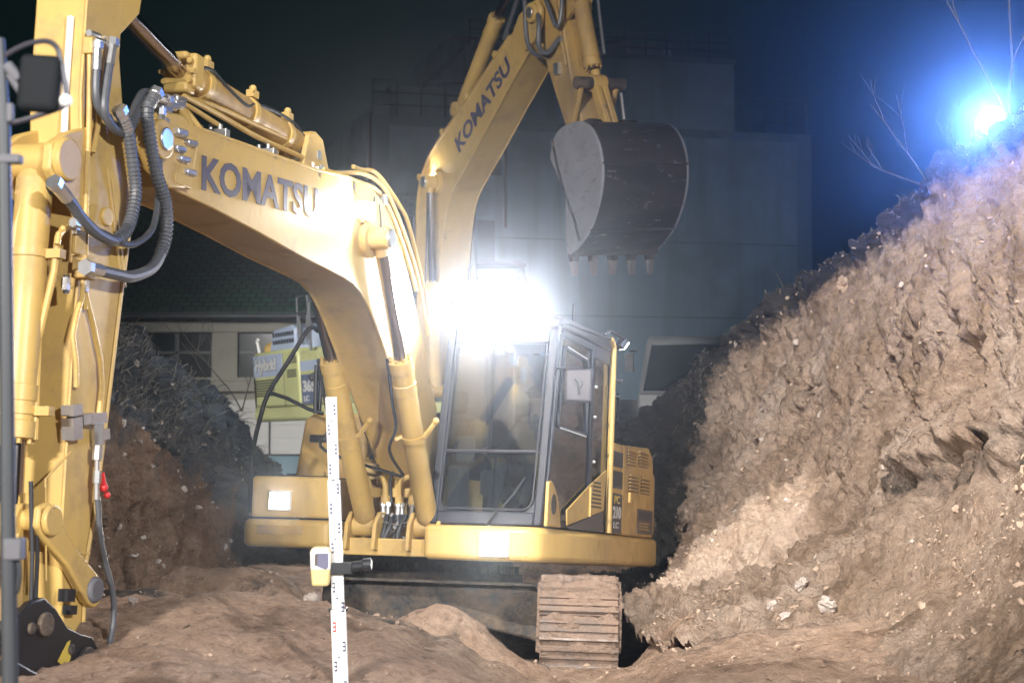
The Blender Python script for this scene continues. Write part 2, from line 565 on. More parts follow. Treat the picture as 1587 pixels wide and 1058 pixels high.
TANS = [(0.38, 0.265, 0.18), (0.50, 0.37, 0.28), (0.60, 0.475, 0.385), (0.06, 0.04, 0.028)]
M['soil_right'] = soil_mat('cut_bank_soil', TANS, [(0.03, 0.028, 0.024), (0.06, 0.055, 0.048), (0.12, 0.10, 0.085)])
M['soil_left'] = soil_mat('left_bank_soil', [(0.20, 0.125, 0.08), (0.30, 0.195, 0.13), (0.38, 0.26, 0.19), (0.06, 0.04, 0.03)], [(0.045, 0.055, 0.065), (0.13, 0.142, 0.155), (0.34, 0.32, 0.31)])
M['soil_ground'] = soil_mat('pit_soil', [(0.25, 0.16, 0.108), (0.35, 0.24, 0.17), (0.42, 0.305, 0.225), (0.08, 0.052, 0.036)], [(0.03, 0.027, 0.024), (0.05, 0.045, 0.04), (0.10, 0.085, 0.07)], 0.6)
M['roof'] = roof_mat()


# ---------------------------------------------------------------- ground and banks
def ss(a, b, x):
    t = max(0.0, min(1.0, (x - a) / (b - a)))
    return t * t * (3 - 2 * t)


def lerp_pts(tab, x):
    if x <= tab[0][0]:
        return tab[0][1]
    for (a, va), (b, vb) in zip(tab, tab[1:]):
        if x <= b:
            return va + (vb - va) * ss(a, b, x)
    return tab[-1][1]


CREST = [(-4.5, 1.25), (-2.65, 1.19), (-1.95, 1.18), (-1.33, 1.12), (-0.82, 1.02), (-0.45, 0.88), (-0.1, 0.70), (0.16, 0.58), (0.45, 0.52), (0.75, 0.66), (1.05, 0.80), (1.7, 0.90), (3.0, 1.05), (5.0, 1.2)]


def gz(x, y):
    pit = 0.0886 * (15.83 - max(9.0, min(y, 18.5))) - 0.03
    # spoil lying over the track on the left and between the tracks
    pit += 0.98 * math.exp(-(abs(x + 2.3) / 0.88) ** 5 - (abs(y - 13.9) / 0.75) ** 4)
    pit += (0.30 + 0.30 * noise.noise(V((x * 1.9, y * 1.9, 3.3)))) * math.exp(-((x + 0.50) / 0.75) ** 2 - ((y - 12.7) / 0.42) ** 2)
    pit += 0.24 * math.exp(-((x - 0.5) / 0.75) ** 2 - ((y - 13.1) / 0.55) ** 2)
    pit += 0.46 * math.exp(-((x + 1.1) / 0.75) ** 2 - ((y - 12.7) / 0.5) ** 2)
    pit += 0.36 * math.exp(-((x - 1.4) / 0.42) ** 2 - ((y - 14.0) / 0.9) ** 2)
    pit += 0.55 * math.exp(-((x - 2.1) / 0.85) ** 2 - ((y - 14.4) / 1.1) ** 2)
    out = 1.2
    k = max(ss(20.0, 24.5, y), ss(-4.2, -7, x), ss(4.6, 8, x))
    h = pit * (1 - k) + out * k
    c = lerp_pts(CREST, x)
    near = c + (0.86 - c) * ss(11.3, 8.6, y) * 0.8
    h2 = near if y < 11.3 else near
    f = ss(12.5, 11.55, y)
    return h * (1 - f) + h2 * f


def axis(segs):
    out = []
    for a, b, st in segs:
        n = max(1, round((b - a) / st))
        out += [a + (b - a) * i / n for i in range(n)]
    return out + [segs[-1][1]]


def mesh_grid(name, P, zone, mt, label=None):
    """P[i][j] vectors"""
    n, m = len(P), len(P[0])
    me = bpy.data.meshes.new(name)
    verts = [p for row in P for p in row]
    faces = [(i * m + j, i * m + j + 1, (i + 1) * m + j + 1, (i + 1) * m + j) for i in range(n - 1) for j in range(m - 1)]
    me.from_pydata(verts, [], faces)
    at_ = me.attributes.new('zone', 'FLOAT', 'POINT')
    at_.data.foreach_set('value', [z for row in zone for z in row])
    o = put(name, me, mt, ang=180)
    tag(o, kind='structure')
    return o


def make_ground():
    xs = axis([(-160, -30, 26), (-30, -8, 2.2), (-8, -4.5, 0.35), (-4.5, 4.5, 0.05), (4.5, 8, 0.35), (8, 30, 2.2), (30, 160, 26)])
    ys = axis([(-30, 4, 3.4), (4, 7.5, 0.35), (7.5, 15.5, 0.05), (15.5, 22, 0.2), (22, 40, 1.5), (40, 260, 22)])
    P, Z = [], []
    for y in ys:
        r, z = [], []
        for x in xs:
            h = gz(x, y)
            if 7 < y < 26 and abs(x) < 9:
                h += 0.050 * noise.fractal(V((x * 1.3, y * 1.3, 1.7)), 0.9, 2.1, 3)
                q = noise.noise(V((x * 5, y * 5, 7.3)))
                h += 0.014 * q + 0.022 * noise.fractal(V((x * 11, y * 11, 3.1)), 0.8, 2.1, 4)
                h += 0.05 * max(0, noise.noise(V((x * 9, y * 9, 17.3))) - 0.2)
                h += 0.014 * (noise.ridged_multi_fractal(V((x * 2.6, y * 2.6, 9.1)), 0.9, 2.1, 4, 0.9, 2.0) - 1.2)
            r.append(V((x, y, h)))
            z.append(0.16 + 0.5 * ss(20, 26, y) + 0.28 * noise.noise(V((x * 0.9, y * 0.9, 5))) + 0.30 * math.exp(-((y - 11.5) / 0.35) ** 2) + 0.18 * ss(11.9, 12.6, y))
        P.append(r)
        Z.append(z)
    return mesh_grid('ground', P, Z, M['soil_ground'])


make_ground()


def bank(name, grid, nu, nv, zone_rows, mt, amps, seed, extra=None, carve=None):
    """grid[c][r]: columns far to near, rows crest-back to toe; bicubic surface pushed about by noise"""
    C, Rr = len(grid), len(grid[0])

    def row(c, v):
        k = min(int(v), Rr - 2)
        g = grid[c]
        gp = lambda i: g[max(0, min(Rr - 1, i))]
        return cr(gp(k - 1), gp(k), gp(k + 1), gp(k + 2), v - k)

    P, Z = [], []
    for a in range(nu + 1):
        u = (C - 1) * a / nu
        k = min(int(u), C - 2)
        cp = lambda i: max(0, min(C - 1, i))
        r, z = [], []
        for b_ in range(nv + 1):
            v = (Rr - 1) * b_ / nv
            p = cr(row(cp(k - 1), v), row(cp(k), v), row(cp(k + 1), v), row(cp(k + 2), v), u - k)
            r.append(p)
            kk = min(int(v), Rr - 2)
            z.append(zone_rows[kk] + (zone_rows[kk + 1] - zone_rows[kk]) * (v - kk) + (extra(u, v) if extra else 0))
        P.append(r)
        Z.append(z)
    N = []
    for a in range(nu + 1):
        r = []
        for b_ in range(nv + 1):
            d1 = P[min(nu, a + 1)][b_] - P[max(0, a - 1)][b_]
            d2 = P[a][min(nv, b_ + 1)] - P[a][max(0, b_ - 1)]
            n = d2.cross(d1)
            r.append(n.normalized() if n.length > 1e-9 else V((0, 0, 1)))
        N.append(r)
    if N[nu // 2][nv // 2].y > 0:
        N = [[-q for q in r] for r in N]
    Q = []
    for a in range(nu + 1):
        r = []
        for b_ in range(nv + 1):
            p = P[a][b_]
            s_ = V((seed, seed * 1.7, -seed))
            q = p + s_
            w1 = noise.fractal(q * 0.8, 0.9, 2.0, 3)
            w2 = noise.ridged_multi_fractal(q * 1.9, 0.9, 2.1, 4, 0.9, 2.0) - 1.0
            w3 = noise.fractal(q * 6.0, 0.7, 2.1, 4)
            cell = noise.voronoi(q * 2.6)[0]
            w4 = (cell[1] - cell[0])
            cell2 = noise.voronoi(q * 7.5)[0]
            w5 = (cell2[1] - cell2[0])
            d = amps[0] * w1 + amps[1] * w2 + amps[2] * w3 + amps[3] * (w4 - 0.35) + amps[4] * (w5 - 0.3)
            d0 = d
            if carve:
                u_, v_ = (C - 1) * a / nu, (Rr - 1) * b_ / nv
                sm = 1 - 0.72 * ss(6.55, 7.05, v_ + 0.25 * w1) * ss(5.3, 6.3, u_) - 0.35 * ss(4.2, 5.2, u_) * ss(3.2, 3.6, v_) * (1 - ss(5.0, 5.8, v_))
                d = amps[0] * w1 + sm * (d - amps[0] * w1)
                d = d if seed < 5 else d0
                d += 0.075 * (sm if seed < 5 else 0) * noise.fractal(V((u_ * 5.5 + v_ * 0.5, v_ * 0.9, 4.4)), 0.8, 2.1, 4)
                d += carve((C - 1) * a / nu, (Rr - 1) * b_ / nv, q)
            r.append(p + N[a][b_] * d)
        Q.append(r)
    return mesh_grid(name, Q, Z, mt), Q


def colpts(L, back):
    """back: offsets from the crest for the hidden far side, then the visible rows as (px, py, depth)"""
    vis = [at(*q) for q in L]
    return [vis[0] + V(o) for o in back] + vis


RB = [(7.0, 3.0, -2.6), (3.2, 1.4, -0.7), (0.9, 0.4, -0.06)]
right_grid = [
    [(925, 668, 30), (945, 690, 29.3), (958, 735, 28.5), (968, 790, 27.5), (975, 850, 26), (940, 880, 24), (900, 895, 22)],
    [(975, 650, 27), (990, 676, 26.2), (1000, 730, 25.2), (1005, 795, 24), (1005, 855, 22.5), (965, 890, 20.5), (915, 905, 19)],
    [(1045, 598, 24.3), (1062, 630, 23.5), (1050, 700, 22.6), (1040, 775, 21.5), (1035, 850, 20), (1000, 900, 18.3), (940, 930, 17)],
    [(1095, 556, 23.0), (1112, 585, 22.2), (1100, 680, 20.9), (1085, 760, 19.6), (1070, 835, 18.4), (1035, 900, 16.6), (965, 945, 15.2)],
    [(1140, 513, 21.8), (1162, 548, 20.9), (1160, 640, 19.6), (1160, 735, 18.4), (1150, 835, 16.9), (1090, 915, 15.2), (1010, 985, 13.6)],
    [(1215, 458, 20.0), (1240, 498, 19.1), (1260, 590, 17.8), (1275, 690, 16.7), (1285, 820, 14.9), (1230, 925, 13.3), (1130, 1010, 11.8)],
    [(1350, 350, 17.0), (1375, 392, 16.2), (1400, 500, 15.0), (1425, 640, 13.9), (1432, 790, 12.7), (1400, 935, 11.4), (1290, 1060, 10.1)],
    [(1475, 248, 15.2), (1500, 292, 14.4), (1520, 420, 13.3), (1545, 590, 12.2), (1545, 770, 11.1), (1530, 950, 9.9), (1420, 1120, 8.8)],
    [(1600, 165, 13.6), (1625, 215, 12.9), (1640, 350, 11.9), (1660, 520, 10.9), (1665, 730, 9.9), (1660, 960, 8.7), (1560, 1170, 7.7)],
    [(1900, -40, 11.0), (1920, 20, 10.4), (1930, 200, 9.6), (1950, 420, 8.8), (1960, 690, 8.0), (1950, 980, 7.0), (1850, 1300, 6.1)],
]


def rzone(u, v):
    # far end: weeds and painted shade; dark undercut seam across the near part
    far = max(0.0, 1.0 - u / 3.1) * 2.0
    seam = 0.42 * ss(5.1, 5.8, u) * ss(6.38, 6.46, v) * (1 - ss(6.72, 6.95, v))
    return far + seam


def rcarve(u, v, q):
    d = 0.0
    # overhanging ledge with cavities under it, across the near part
    if u > 5.2:
        e = v - (6.42 + 0.10 * noise.noise(q * 0.9) + 0.05 * noise.noise(q * 3.1))
        k = ss(5.2, 5.8, u) * (0.75 + 0.7 * max(0, noise.noise(q * 1.3 + V((9, 2, 1))) + 0.3))
        band = ss(-0.02, 0.08, e) * (1 - ss(0.3, 0.55, e))
        d += k * (0.05 * ss(-0.4, -0.02, e) * (1 - ss(-0.02, 0.06, e)) - 0.07 * band - 0.55 * band * max(0.0, noise.noise(q * 2.7 + V((2, 5, 8))) - 0.12))
    # pockets where the bucket teeth bit, in the middle of the face
    w = noise.noise(q * 1.7 + V((3, 8, 5)))
    if 3.6 < u < 7 and 5.2 < v < 7.3 and w > 0.28:
        d -= 0.9 * (w - 0.28)
    # cracks between crumbling clods
    if u > 3.2 and v > 4.0:
        cc = noise.voronoi(V((q.x * 2.2, q.y * 2.2, q.z * 1.5)) + V((0.5, 0.5, 0.5)) * noise.noise(q * 2.3))[0]
        k = ss(3.2, 4.2, u) * ss(4.0, 4.8, v) * (1 - ss(6.7, 7.1, v)) * ss(-0.05, 0.25, noise.noise(q * 0.8 + V((6, 1, 7))))
        d -= 0.13 * k * (1 - ss(0.0, 0.10, cc[1] - cc[0]))
    d += 0.022 * noise.fractal(q * 15, 0.7, 2.1, 3)
    d -= 0.22 * max(0.0, noise.noise(q * 4.2 + V((1, 9, 4))) - 0.38) * (1 - 0.7 * ss(6.7, 7.1, v) * ss(5.0, 6.0, u))
    return d


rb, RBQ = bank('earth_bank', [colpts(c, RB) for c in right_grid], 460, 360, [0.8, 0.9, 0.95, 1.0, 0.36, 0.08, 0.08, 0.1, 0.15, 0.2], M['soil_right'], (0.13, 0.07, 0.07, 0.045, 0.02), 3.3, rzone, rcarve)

LB = [(-7.0, 2.0, -2.2), (-3.0, 1.0, -0.5), (-0.8, 0.4, 0.02)]
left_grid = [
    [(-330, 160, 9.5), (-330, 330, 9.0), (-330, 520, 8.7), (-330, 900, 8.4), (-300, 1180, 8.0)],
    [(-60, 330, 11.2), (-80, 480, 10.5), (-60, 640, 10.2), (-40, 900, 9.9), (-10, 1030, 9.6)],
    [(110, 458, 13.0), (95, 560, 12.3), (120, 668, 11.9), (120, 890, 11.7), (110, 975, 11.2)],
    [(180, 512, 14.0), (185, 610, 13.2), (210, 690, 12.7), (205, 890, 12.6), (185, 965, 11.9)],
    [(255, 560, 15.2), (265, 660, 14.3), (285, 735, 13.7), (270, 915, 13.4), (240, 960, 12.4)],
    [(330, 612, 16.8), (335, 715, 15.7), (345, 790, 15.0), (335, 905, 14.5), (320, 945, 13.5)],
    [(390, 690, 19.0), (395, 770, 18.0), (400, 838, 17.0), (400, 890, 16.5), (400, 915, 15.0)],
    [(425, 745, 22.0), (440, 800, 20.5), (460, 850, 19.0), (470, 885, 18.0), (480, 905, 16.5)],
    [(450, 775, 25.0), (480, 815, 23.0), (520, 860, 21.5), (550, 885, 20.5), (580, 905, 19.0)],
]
def lcarve(u, v, q):
    # soil combed down the slope, and deeper clefts in the cut face
    d = 0.10 * noise.fractal(V((u * 7.0 - v * 1.2, v * 0.9, 2.2)), 0.7, 2.1, 5)
    d += 0.05 * noise.fractal(V((u * 22.0 - v * 4, v * 2.5, 6.2)), 0.7, 2.1, 3)
    if v > 4.7:
        d -= 0.35 * max(0, noise.noise(q * 1.5 + V((2, 7, 3))) - 0.2)
    return d


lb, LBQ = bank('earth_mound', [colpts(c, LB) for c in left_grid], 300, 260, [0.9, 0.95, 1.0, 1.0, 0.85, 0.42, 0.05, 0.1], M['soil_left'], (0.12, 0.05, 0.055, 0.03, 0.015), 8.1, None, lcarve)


# ---------------------------------------------------------------- excavators
def pose(rows, loc, scale=1.0):
    o3 = Matrix(rows)
    e = o3.to_euler()
    return V(loc) + V((0, 0, CAM_Z)), e, scale


def rect_xf(phi):
    return Matrix.Rotation(phi, 4, 'Z')


def track_loop(xc, r, zc, n):
    """points (x, z, tangent angle) along a stadium"""
    straight, arc = 2 * xc, math.pi * r
    L = 2 * (straight + arc)
    out = []
    for i in range(n):
        s = L * i / n
        if s < straight:
            out.append((xc - s, zc + r, math.pi))
        elif s < straight + arc:
            q = (s - straight) / r
            out.append((-xc - math.sin(q) * r, zc + math.cos(q) * r, math.pi + q))
        elif s < 2 * straight + arc:
            out.append((-xc + (s - straight - arc), zc - r, 2 * math.pi))
        else:
            q = (s - 2 * straight - arc) / r
            out.append((xc + math.sin(q) * r, zc - math.cos(q) * r, q))
    return out


def undercarriage(root, phi, wide=0.62, gauge=1.19, fine=True):
    xf = rect_xf(phi)
    for sd in (1, -1):
        yc = sd * gauge
        m = MB()
        g, g2 = MB(), MB()
        for si, (x, z, q) in enumerate(track_loop(1.68, 0.42, 0.47, 46)):
            rot = Matrix.Rotation(-q, 3, 'Y')
            jy = 0.006 * math.sin(x * 9 + z * 7)
            m.box((x, yc + jy, z), (0.178, wide, 0.03), rot)
            nrm = rot @ V((0, 0, -1))
            tx = rot @ V((1, 0, 0))
            for k, h in ((-0.07, 0.04), (0.0, 0.022), (0.065, 0.022)):
                (g2 if (k < -0.05 and x > 1.6 and z < 0.55) else g).box(V((x, yc + jy, z)) + nrm * (0.015 + h / 2) + tx * k, (0.02, wide, h), rot)
        tr = m.build('track', M['mud_steel'], root, 0.004, xf=xf)
        g.build('grouser', M['mud_steel'], tr, 0.003, xf=xf)
        g2.build('worn_grouser', M['track_edge'], tr, 0.003, xf=xf)
        if fine:
            cm = bmesh.new()
            rows = []
            for iq in range(90):
                a_ = -0.95 + 2.75 * iq / 89
                rw = []
                for jw in range(40):
                    y_ = yc + (jw / 39 - 0.5) * (wide + 0.05)
                    rad = 0.42 + 0.035
                    if a_ < 0:
                        p_, n_ = V((1.68 + a_ * -0.0, y_, 0.47)), V((math.sin(0.0), 0, 1))
                        p_ = V((1.68 + a_, y_, 0.47 + rad))
                    else:
                        n_ = V((math.sin(a_ / 0.95), 0, math.cos(a_ / 0.95)))
                        p_ = V((1.68, y_, 0.47)) + n_ * rad
                    nn = noise.fractal(V((a_ * 4, y_ * 5, 2.2 + sd)), 0.8, 2.1, 4)
                    q_ = noise.noise(V((a_ * 17, y_ * 17, 5.0)))
                    lev = 0.028 * ss(1.35, 0.2, a_) - 0.022 + 0.045 * nn + 0.012 * q_ - 0.05 * ss(wide / 2 - 0.03, wide / 2 + 0.02, abs(y_ - yc))
                    rw.append(cm.verts.new(p_ + n_ * lev))
                rows.append(rw)
            for r0, r1 in zip(rows, rows[1:]):
                for jw in range(39):
                    cm.faces.new((r0[jw], r1[jw], r1[jw + 1], r0[jw + 1]))
            bmesh.ops.recalc_face_normals(cm, faces=cm.faces)
            bmesh.ops.transform(cm, matrix=xf, verts=cm.verts)
            me_ = bpy.data.meshes.new('caked_mud')
            cm.to_mesh(me_)
            cm.free()
            put('caked_mud', me_, M['mud'], tr, ang=60)
        f = MB()
        f.prism([(-1.5, 0.24), (1.45, 0.24), (1.62, 0.36), (1.55, 0.62), (0.9, 0.74), (-0.9, 0.74), (-1.6, 0.6)], yc - 0.17, yc + 0.17)
        f.build('track_frame', M['steel'], root, 0.02, xf=xf)
        i = MB()
        i.cyl((1.70, yc - 0.1, 0.47), (1.70, yc + 0.1, 0.47), 0.375, n=28)
        i.cyl((1.70, yc - 0.2, 0.47), (1.70, yc + 0.2, 0.47), 0.13)
        i.build('idler', M['steel'], root, 0.01, xf=xf)
        i = MB()
        i.cyl((-1.70, yc - 0.1, 0.47), (-1.70, yc + 0.1, 0.47), 0.36, n=22)
        i.cyl((-1.70, yc - 0.26, 0.47), (-1.70, yc + 0.26, 0.47), 0.24)
        i.build('sprocket', M['steel'], root, 0.01, xf=xf)
        ro = MB()
        for k in range(7):
            x = -1.2 + 0.4 * k
            ro.cyl((x, yc - 0.22, 0.19), (x, yc + 0.22, 0.19), 0.09, n=14)
        ro.build('roller', M['steel'], root, xf=xf)
    c = MB()
    arch = [(-1.05, 0.30), (-0.8, 0.40), (-0.3, 0.50), (0.3, 0.50), (0.8, 0.40), (1.05, 0.30), (1.05, 0.70), (0.75, 0.84), (-0.75, 0.84), (-1.05, 0.70)]
    c.prism(arch, 0.95, 1.06, 'x')
    c.prism(arch, -1.06, -0.95, 'x')
    c.box((0, 0, 0.66), (1.95, 1.5, 0.30))
    c.build('car_body', M['steel'], root, 0.02, xf=xf)
    p = MB()
    p.span((0.9, -1.02, 0.842), (1.22, 1.02, 0.868))
    p.span((1.10, -1.0, 0.20), (1.25, 1.0, 0.235))
    p.build('guard_plate', M['steel'], root, 0.006, xf=xf)
    s = MB()
    s.cyl((0, 0, 0.80), (0, 0, 1.07), 0.62, n=40)
    for k in range(36):
        q = k * math.pi / 18
        s.cyl((0.655 * math.cos(q), 0.655 * math.sin(q), 0.9), (0.655 * math.cos(q), 0.655 * math.sin(q), 1.0), 0.022, n=6)
    s.cyl((0, 0, 0.86), (0, 0, 0.93), 0.71, n=40)
    s.build('swing_bearing', M['steel'], root, 0.006, xf=xf)


M['track_edge'] = mat('worn_grouser_edge', (0.36, 0.34, 0.32), 0.45, metal=0.6, var=0.4, scale=9, dirt=(0.25, 0.175, 0.13), dirt_amt=0.85, dirt_scale=2.2, bump=0.5)

BOOM = [(5.73, 3.23), (5.2, 3.22), (4.55, 3.19), (3.91, 3.15), (3.13, 3.12), (2.95, 3.10), (2.79, 3.055), (2.64, 2.97), (2.5, 2.87), (2.25, 2.66), (2.0, 2.45), (1.68, 2.17), (1.3, 1.83), (1.05, 1.55), (0.9, 1.45), (0.76, 1.5), (0.7, 1.65), (0.8, 1.9), (1.05, 2.3), (1.42, 2.80), (1.78, 3.27), (2.0, 3.52), (2.26, 3.73), (2.43, 3.82), (2.6, 3.87), (2.83, 3.895), (3.05, 3.89), (3.69, 3.81), (4.62, 3.74), (5.42, 3.68), (5.75, 3.62)]


def boom_part(root, yc, half, xf=None, paint='yellow'):
    b = MB()
    b.prism(BOOM, yc - half, yc + half)
    boom = b.build('boom', M[paint], root, 0.012, ang=28, xf=xf)
    # the side plates stand a little proud of the lower and upper plates
    low = BOOM[0:13]
    fl = MB()
    for sd in (1, -1):
        y = yc + sd * half
        fl.tube([(x, y, z) for x, z in low], 0.012, 6)
        fl.tube([(x, y - sd * 0.006, z) for x, z in BOOM[18:31]], 0.012, 6)
    fl.build('weld_edge', M[paint], boom, xf=xf)
    k = MB()
    for sd in (1, -1):
        y0 = yc + sd * (half + 0.004)
        fork = [(5.60, 3.25), (5.85, 3.20), (6.08, 3.26), (6.2, 3.4), (6.18, 3.55), (6.0, 3.64), (5.75, 3.68), (5.52, 3.62)]
        k.prism(fork, y0, y0 + sd * 0.055)
    k.build('boom_fork', M[paint], root, 0.012, xf=xf)
    p = MB()
    for sd in (1, -1):
        p.cyl((6.05, yc + sd * (half - 0.02), 3.45), (6.05, yc + sd * (half + 0.12), 3.45), 0.12)
        p.cyl((2.72, yc + sd * (half - 0.02), 3.48), (2.72, yc + sd * (half + 0.05), 3.48), 0.15)
        p.cyl((2.72, yc + sd * (half + 0.04), 3.48), (2.72, yc + sd * (half + 0.20), 3.48), 0.085)
    p.build('pin_boss', M[paint], root, 0.01, xf=xf)
    c = MB()
    for sd in (1, -1):
        c.cyl((2.72, yc + sd * (half + 0.19), 3.48), (2.72, yc + sd * (half + 0.225), 3.48), 0.075)
        c.cyl((6.05, yc + sd * (half + 0.12), 3.45), (6.05, yc + sd * (half + 0.14), 3.45), 0.07)
    c.build('pin_cap', M['fitting'], root, 0.008, xf=xf)
    return boom


def cylinder(root, foot, joint, tip, r, rr, paint='yellow', gland=True):
    """hydraulic cylinder from its foot pin to the gland (joint), then the rod to its eye"""
    f, j, t = V(foot), V(joint), V(tip)
    L = (j - f).length
    u = (j - f) / L
    b = MB()
    e = 0.9 * r
    b.rings(f + u * e * 0.5, j, [(0, r * 0.7), (0.04, r), (0.045, r * 1.02), (0.80, r * 1.02), (0.803, r * 1.09), (0.86, r * 1.09), (0.863, r * 1.03), (0.93, r * 1.03), (0.934, r * 1.12), (0.995, r * 1.12), (1.0, r * 0.9)], 28)
    cyl = b.build('cylinder_barrel', M[paint], root, ang=25)
    y = MB()
    side = V((0, 1, 0))
    y.cyl(f - side * r * 1.25, f + side * r * 1.25, r * 1.0, n=22)
    y.build('cylinder_eye', M[paint], cyl, 0.006)
    d = MB()
    d.cyl(j - u * 0.02, t, rr, n=24)
    rod = d.build('piston_rod', M['chrome'], root, ang=25)
    y = MB()
    y.cyl(t - side * r * 0.9, t + side * r * 0.9, r * 1.0, n=22)
    y.cyl(t + u * -r * 1.6, t, rr * 1.05, n=18)
    y.build('rod_eye', M[paint], rod, 0.006)
    g = MB()
    for q in range(8):
        a = side * math.cos(q * math.pi / 4) + u.cross(side).normalized() * math.sin(q * math.pi / 4)
        g.cyl(j + a * r * 0.9, j + a * r * 0.9 + u * 0.025, r * 0.14, n=6)
    g.build('gland_bolt', M[paint], cyl)
    return cyl


def lamp(root, c, size, nrm, watts, target, angle=120, color=(1, 0.95, 0.87), housing='white', lens='lens', grid=True, lit=True):
    """rectangular work lamp with its face towards nrm (local coordinates)"""
    n = V(nrm).normalized()
    up = V((0, 0, 1))
    s_ = up.cross(n).normalized()
    up = n.cross(s_)
    rot = Matrix((s_, up, n)).transposed()
    b = MB()
    b.box(V(c) - n * 0.03, (size[0] * 1.22, size[1] * 1.28, 0.06), rot)
    h = b.build('work_lamp', M[housing], root, 0.012)
    b = MB()
    b.box(V(c) + n * 0.004, (size[0], size[1], 0.012), rot)
    b.build('lens', M[lens], h, 0.004)
    if lit:
        spot('work_lamp_light', V(c) + n * 0.07, target, watts, color, angle, 0.5, 0.05, root)
    return h


# ---- the near excavator
R1ROWS = ((-0.313103, 0.949124, 0.033599), (-0.945586, -0.314843, 0.082099), (0.088501, -0.006065, 0.996058))
R1LOC = (-0.642097, 15.833685, -2.305395)
R2ROWS = ((0.492332, 0.867941, -0.065479), (-0.870242, 0.492312, -0.017559), (0.016996, 0.065627, 0.997699))
R2LOC = (-1.47657, 27.765475, -1.076231)
LOC1, ROT1, _ = pose(R1ROWS, R1LOC)
ex = thing('excavator', 'large yellow excavator in the pit, cab lights on, arm reaching to the left edge', 'excavator', LOC1, 'yellow excavators on the site')
ex.rotation_euler = ROT1
undercarriage(ex, 0.30)
Y = M['yellow']

# deck and skirts
d = MB()
d.span((-2.5, -0.50, 1.07), (1.36, 0.352, 1.16))
d.span((1.33, -0.50, 1.055), (1.40, 0.352, 1.20))
d.span((-2.5, -1.28, 1.12), (1.40, -0.505, 1.32))
d.span((-2.5, 0.36, 1.12), (1.40, 1.33, 1.31))
d.build('deck', Y, ex, 0.01)
d = MB()
d.prism([(1.50, 0.355), (1.50, 1.22), (1.46, 1.32), (1.39, 1.37), (0, 1.385), (-2.45, 1.37), (-2.62, 1.30), (-2.62, 0.6), (1.2, 0.355)], 1.04, 1.325, 'z')
d.build('side_skirt', Y, ex, 0.05, seg=4)
d = MB()
d.prism([(1.50, -0.49), (1.50, -1.20), (1.46, -1.29), (1.38, -1.34), (-2.4, -1.34), (-2.4, -0.8), (1.2, -0.49)], 1.10, 1.335, 'z')
d.build('side_skirt', Y, ex, 0.05, seg=4)
d = MB()
d.span((1.494, -1.16, 1.205), (1.503, -0.73, 1.285))
d.build('step_recess', M['dirty_yellow'], ex, 0.02)
d = MB()
d.span((0.75, -1.25, 1.345), (1.46, -0.52, 1.70))
box = d.build('tool_box', Y, ex, 0.03, seg=3)
d = MB()
d.span((0.76, -1.245, 1.335), (1.455, -0.525, 1.352))
d.span((0.74, -1.22, 1.70), (1.44, -0.55, 1.708))
d.build('lid_seam', M['black'], box)
d = MB()
d.loft([(0.62, -1.31, 1.33), (0.62, -0.56, 1.33), (0.62, -0.56, 2.26), (0.62, -0.63, 2.31), (0.62, -1.10, 2.31), (0.62, -1.18, 2.26)],
       [(-0.7, -1.33, 1.33), (-0.7, -0.56, 1.33), (-0.7, -0.56, 2.26), (-0.7, -0.63, 2.31), (-0.7, -1.12, 2.31), (-0.7, -1.24, 2.26)])
tank = d.build('fuel_tank', M['dirty_yellow'], ex, 0.035, seg=3)
d = MB()
d.span((0.612, -1.12, 2.05), (0.626, -0.86, 2.12))
d.build('grab_slot', M['black'], tank, 0.004)
d = MB()
d.prism([(-2.2, -1.33), (-2.2, 1.33), (-2.45, 1.34), (-2.68, 1.24), (-2.86, 0.9), (-2.94, 0.4), (-2.94, -0.4), (-2.86, -0.9), (-2.68, -1.24), (-2.45, -1.34)], 1.34, 2.0, 'z')
d.prism([(-2.2, -1.25), (-2.2, 1.25), (-2.5, 1.2), (-2.68, 0.9), (-2.74, 0.4), (-2.74, -0.4), (-2.68, -0.9), (-2.5, -1.2)], 1.99, 2.2, 'z')
d.build('counterweight', M['dirty_yellow'], ex, 0.06, seg=3)
d = MB()
d.span((-2.2, -1.25, 1.34), (-0.72, 1.22, 2.20))
d.build('engine_hood', M['dirty_yellow'], ex, 0.06, seg=3)
# rear side panels on the cab side, with louvres
d = MB()
d.prism([(-1.07, 1.33), (-2.28, 1.33), (-2.28, 1.9), (-2.22, 2.14), (-2.05, 2.22), (-1.07, 2.18)], 1.25, 1.372)
pn = d.build('engine_door', M['dirty_yellow'], ex, 0.02)
for (x0, x1, z0, z1) in ((-1.18, -1.52, 2.00, 2.15), (-1.62, -2.02, 2.01, 2.17), (-1.26, -1.64, 1.75, 1.92), (-1.74, -2.1, 1.75, 1.92)):
    d = MB()
    d.span((x0, 1.36, z0), (x1, 1.3745, z1))
    v = d.build('vent', M['black'], pn)
    d = MB()
    for k in range(5):
        z = z0 + (z1 - z0) * (k + 0.5) / 5
        d.box(((x0 + x1) / 2, 1.380, z), (abs(x1 - x0), 0.03, 0.009), Matrix.Rotation(0.6, 3, 'X'))
    d.build('louvre', M['dirty_yellow'], v)
d = MB()
d.span((-1.62, 1.37, 1.36), (-2.24, 1.378, 1.60))
st = d.build('sign_sticker', M['sticker'], pn)
d = MB()
d.span((-1.68, 1.377, 1.50), (-2.18, 1.381, 1.575))
d.build('sticker_band', M['mirror_grey'], st)
d = MB()
for k in range(3):
    d.span((-1.68, 1.377, 1.40 + 0.028 * k), (-2.1 + 0.05 * (k % 2), 1.3805, 1.412 + 0.028 * k))
d.build('sticker_lines', M['dirty_yellow'], st)
d = MB()
d.span((-1.24, 1.37, 1.64), (-1.30, 1.40, 1.74))
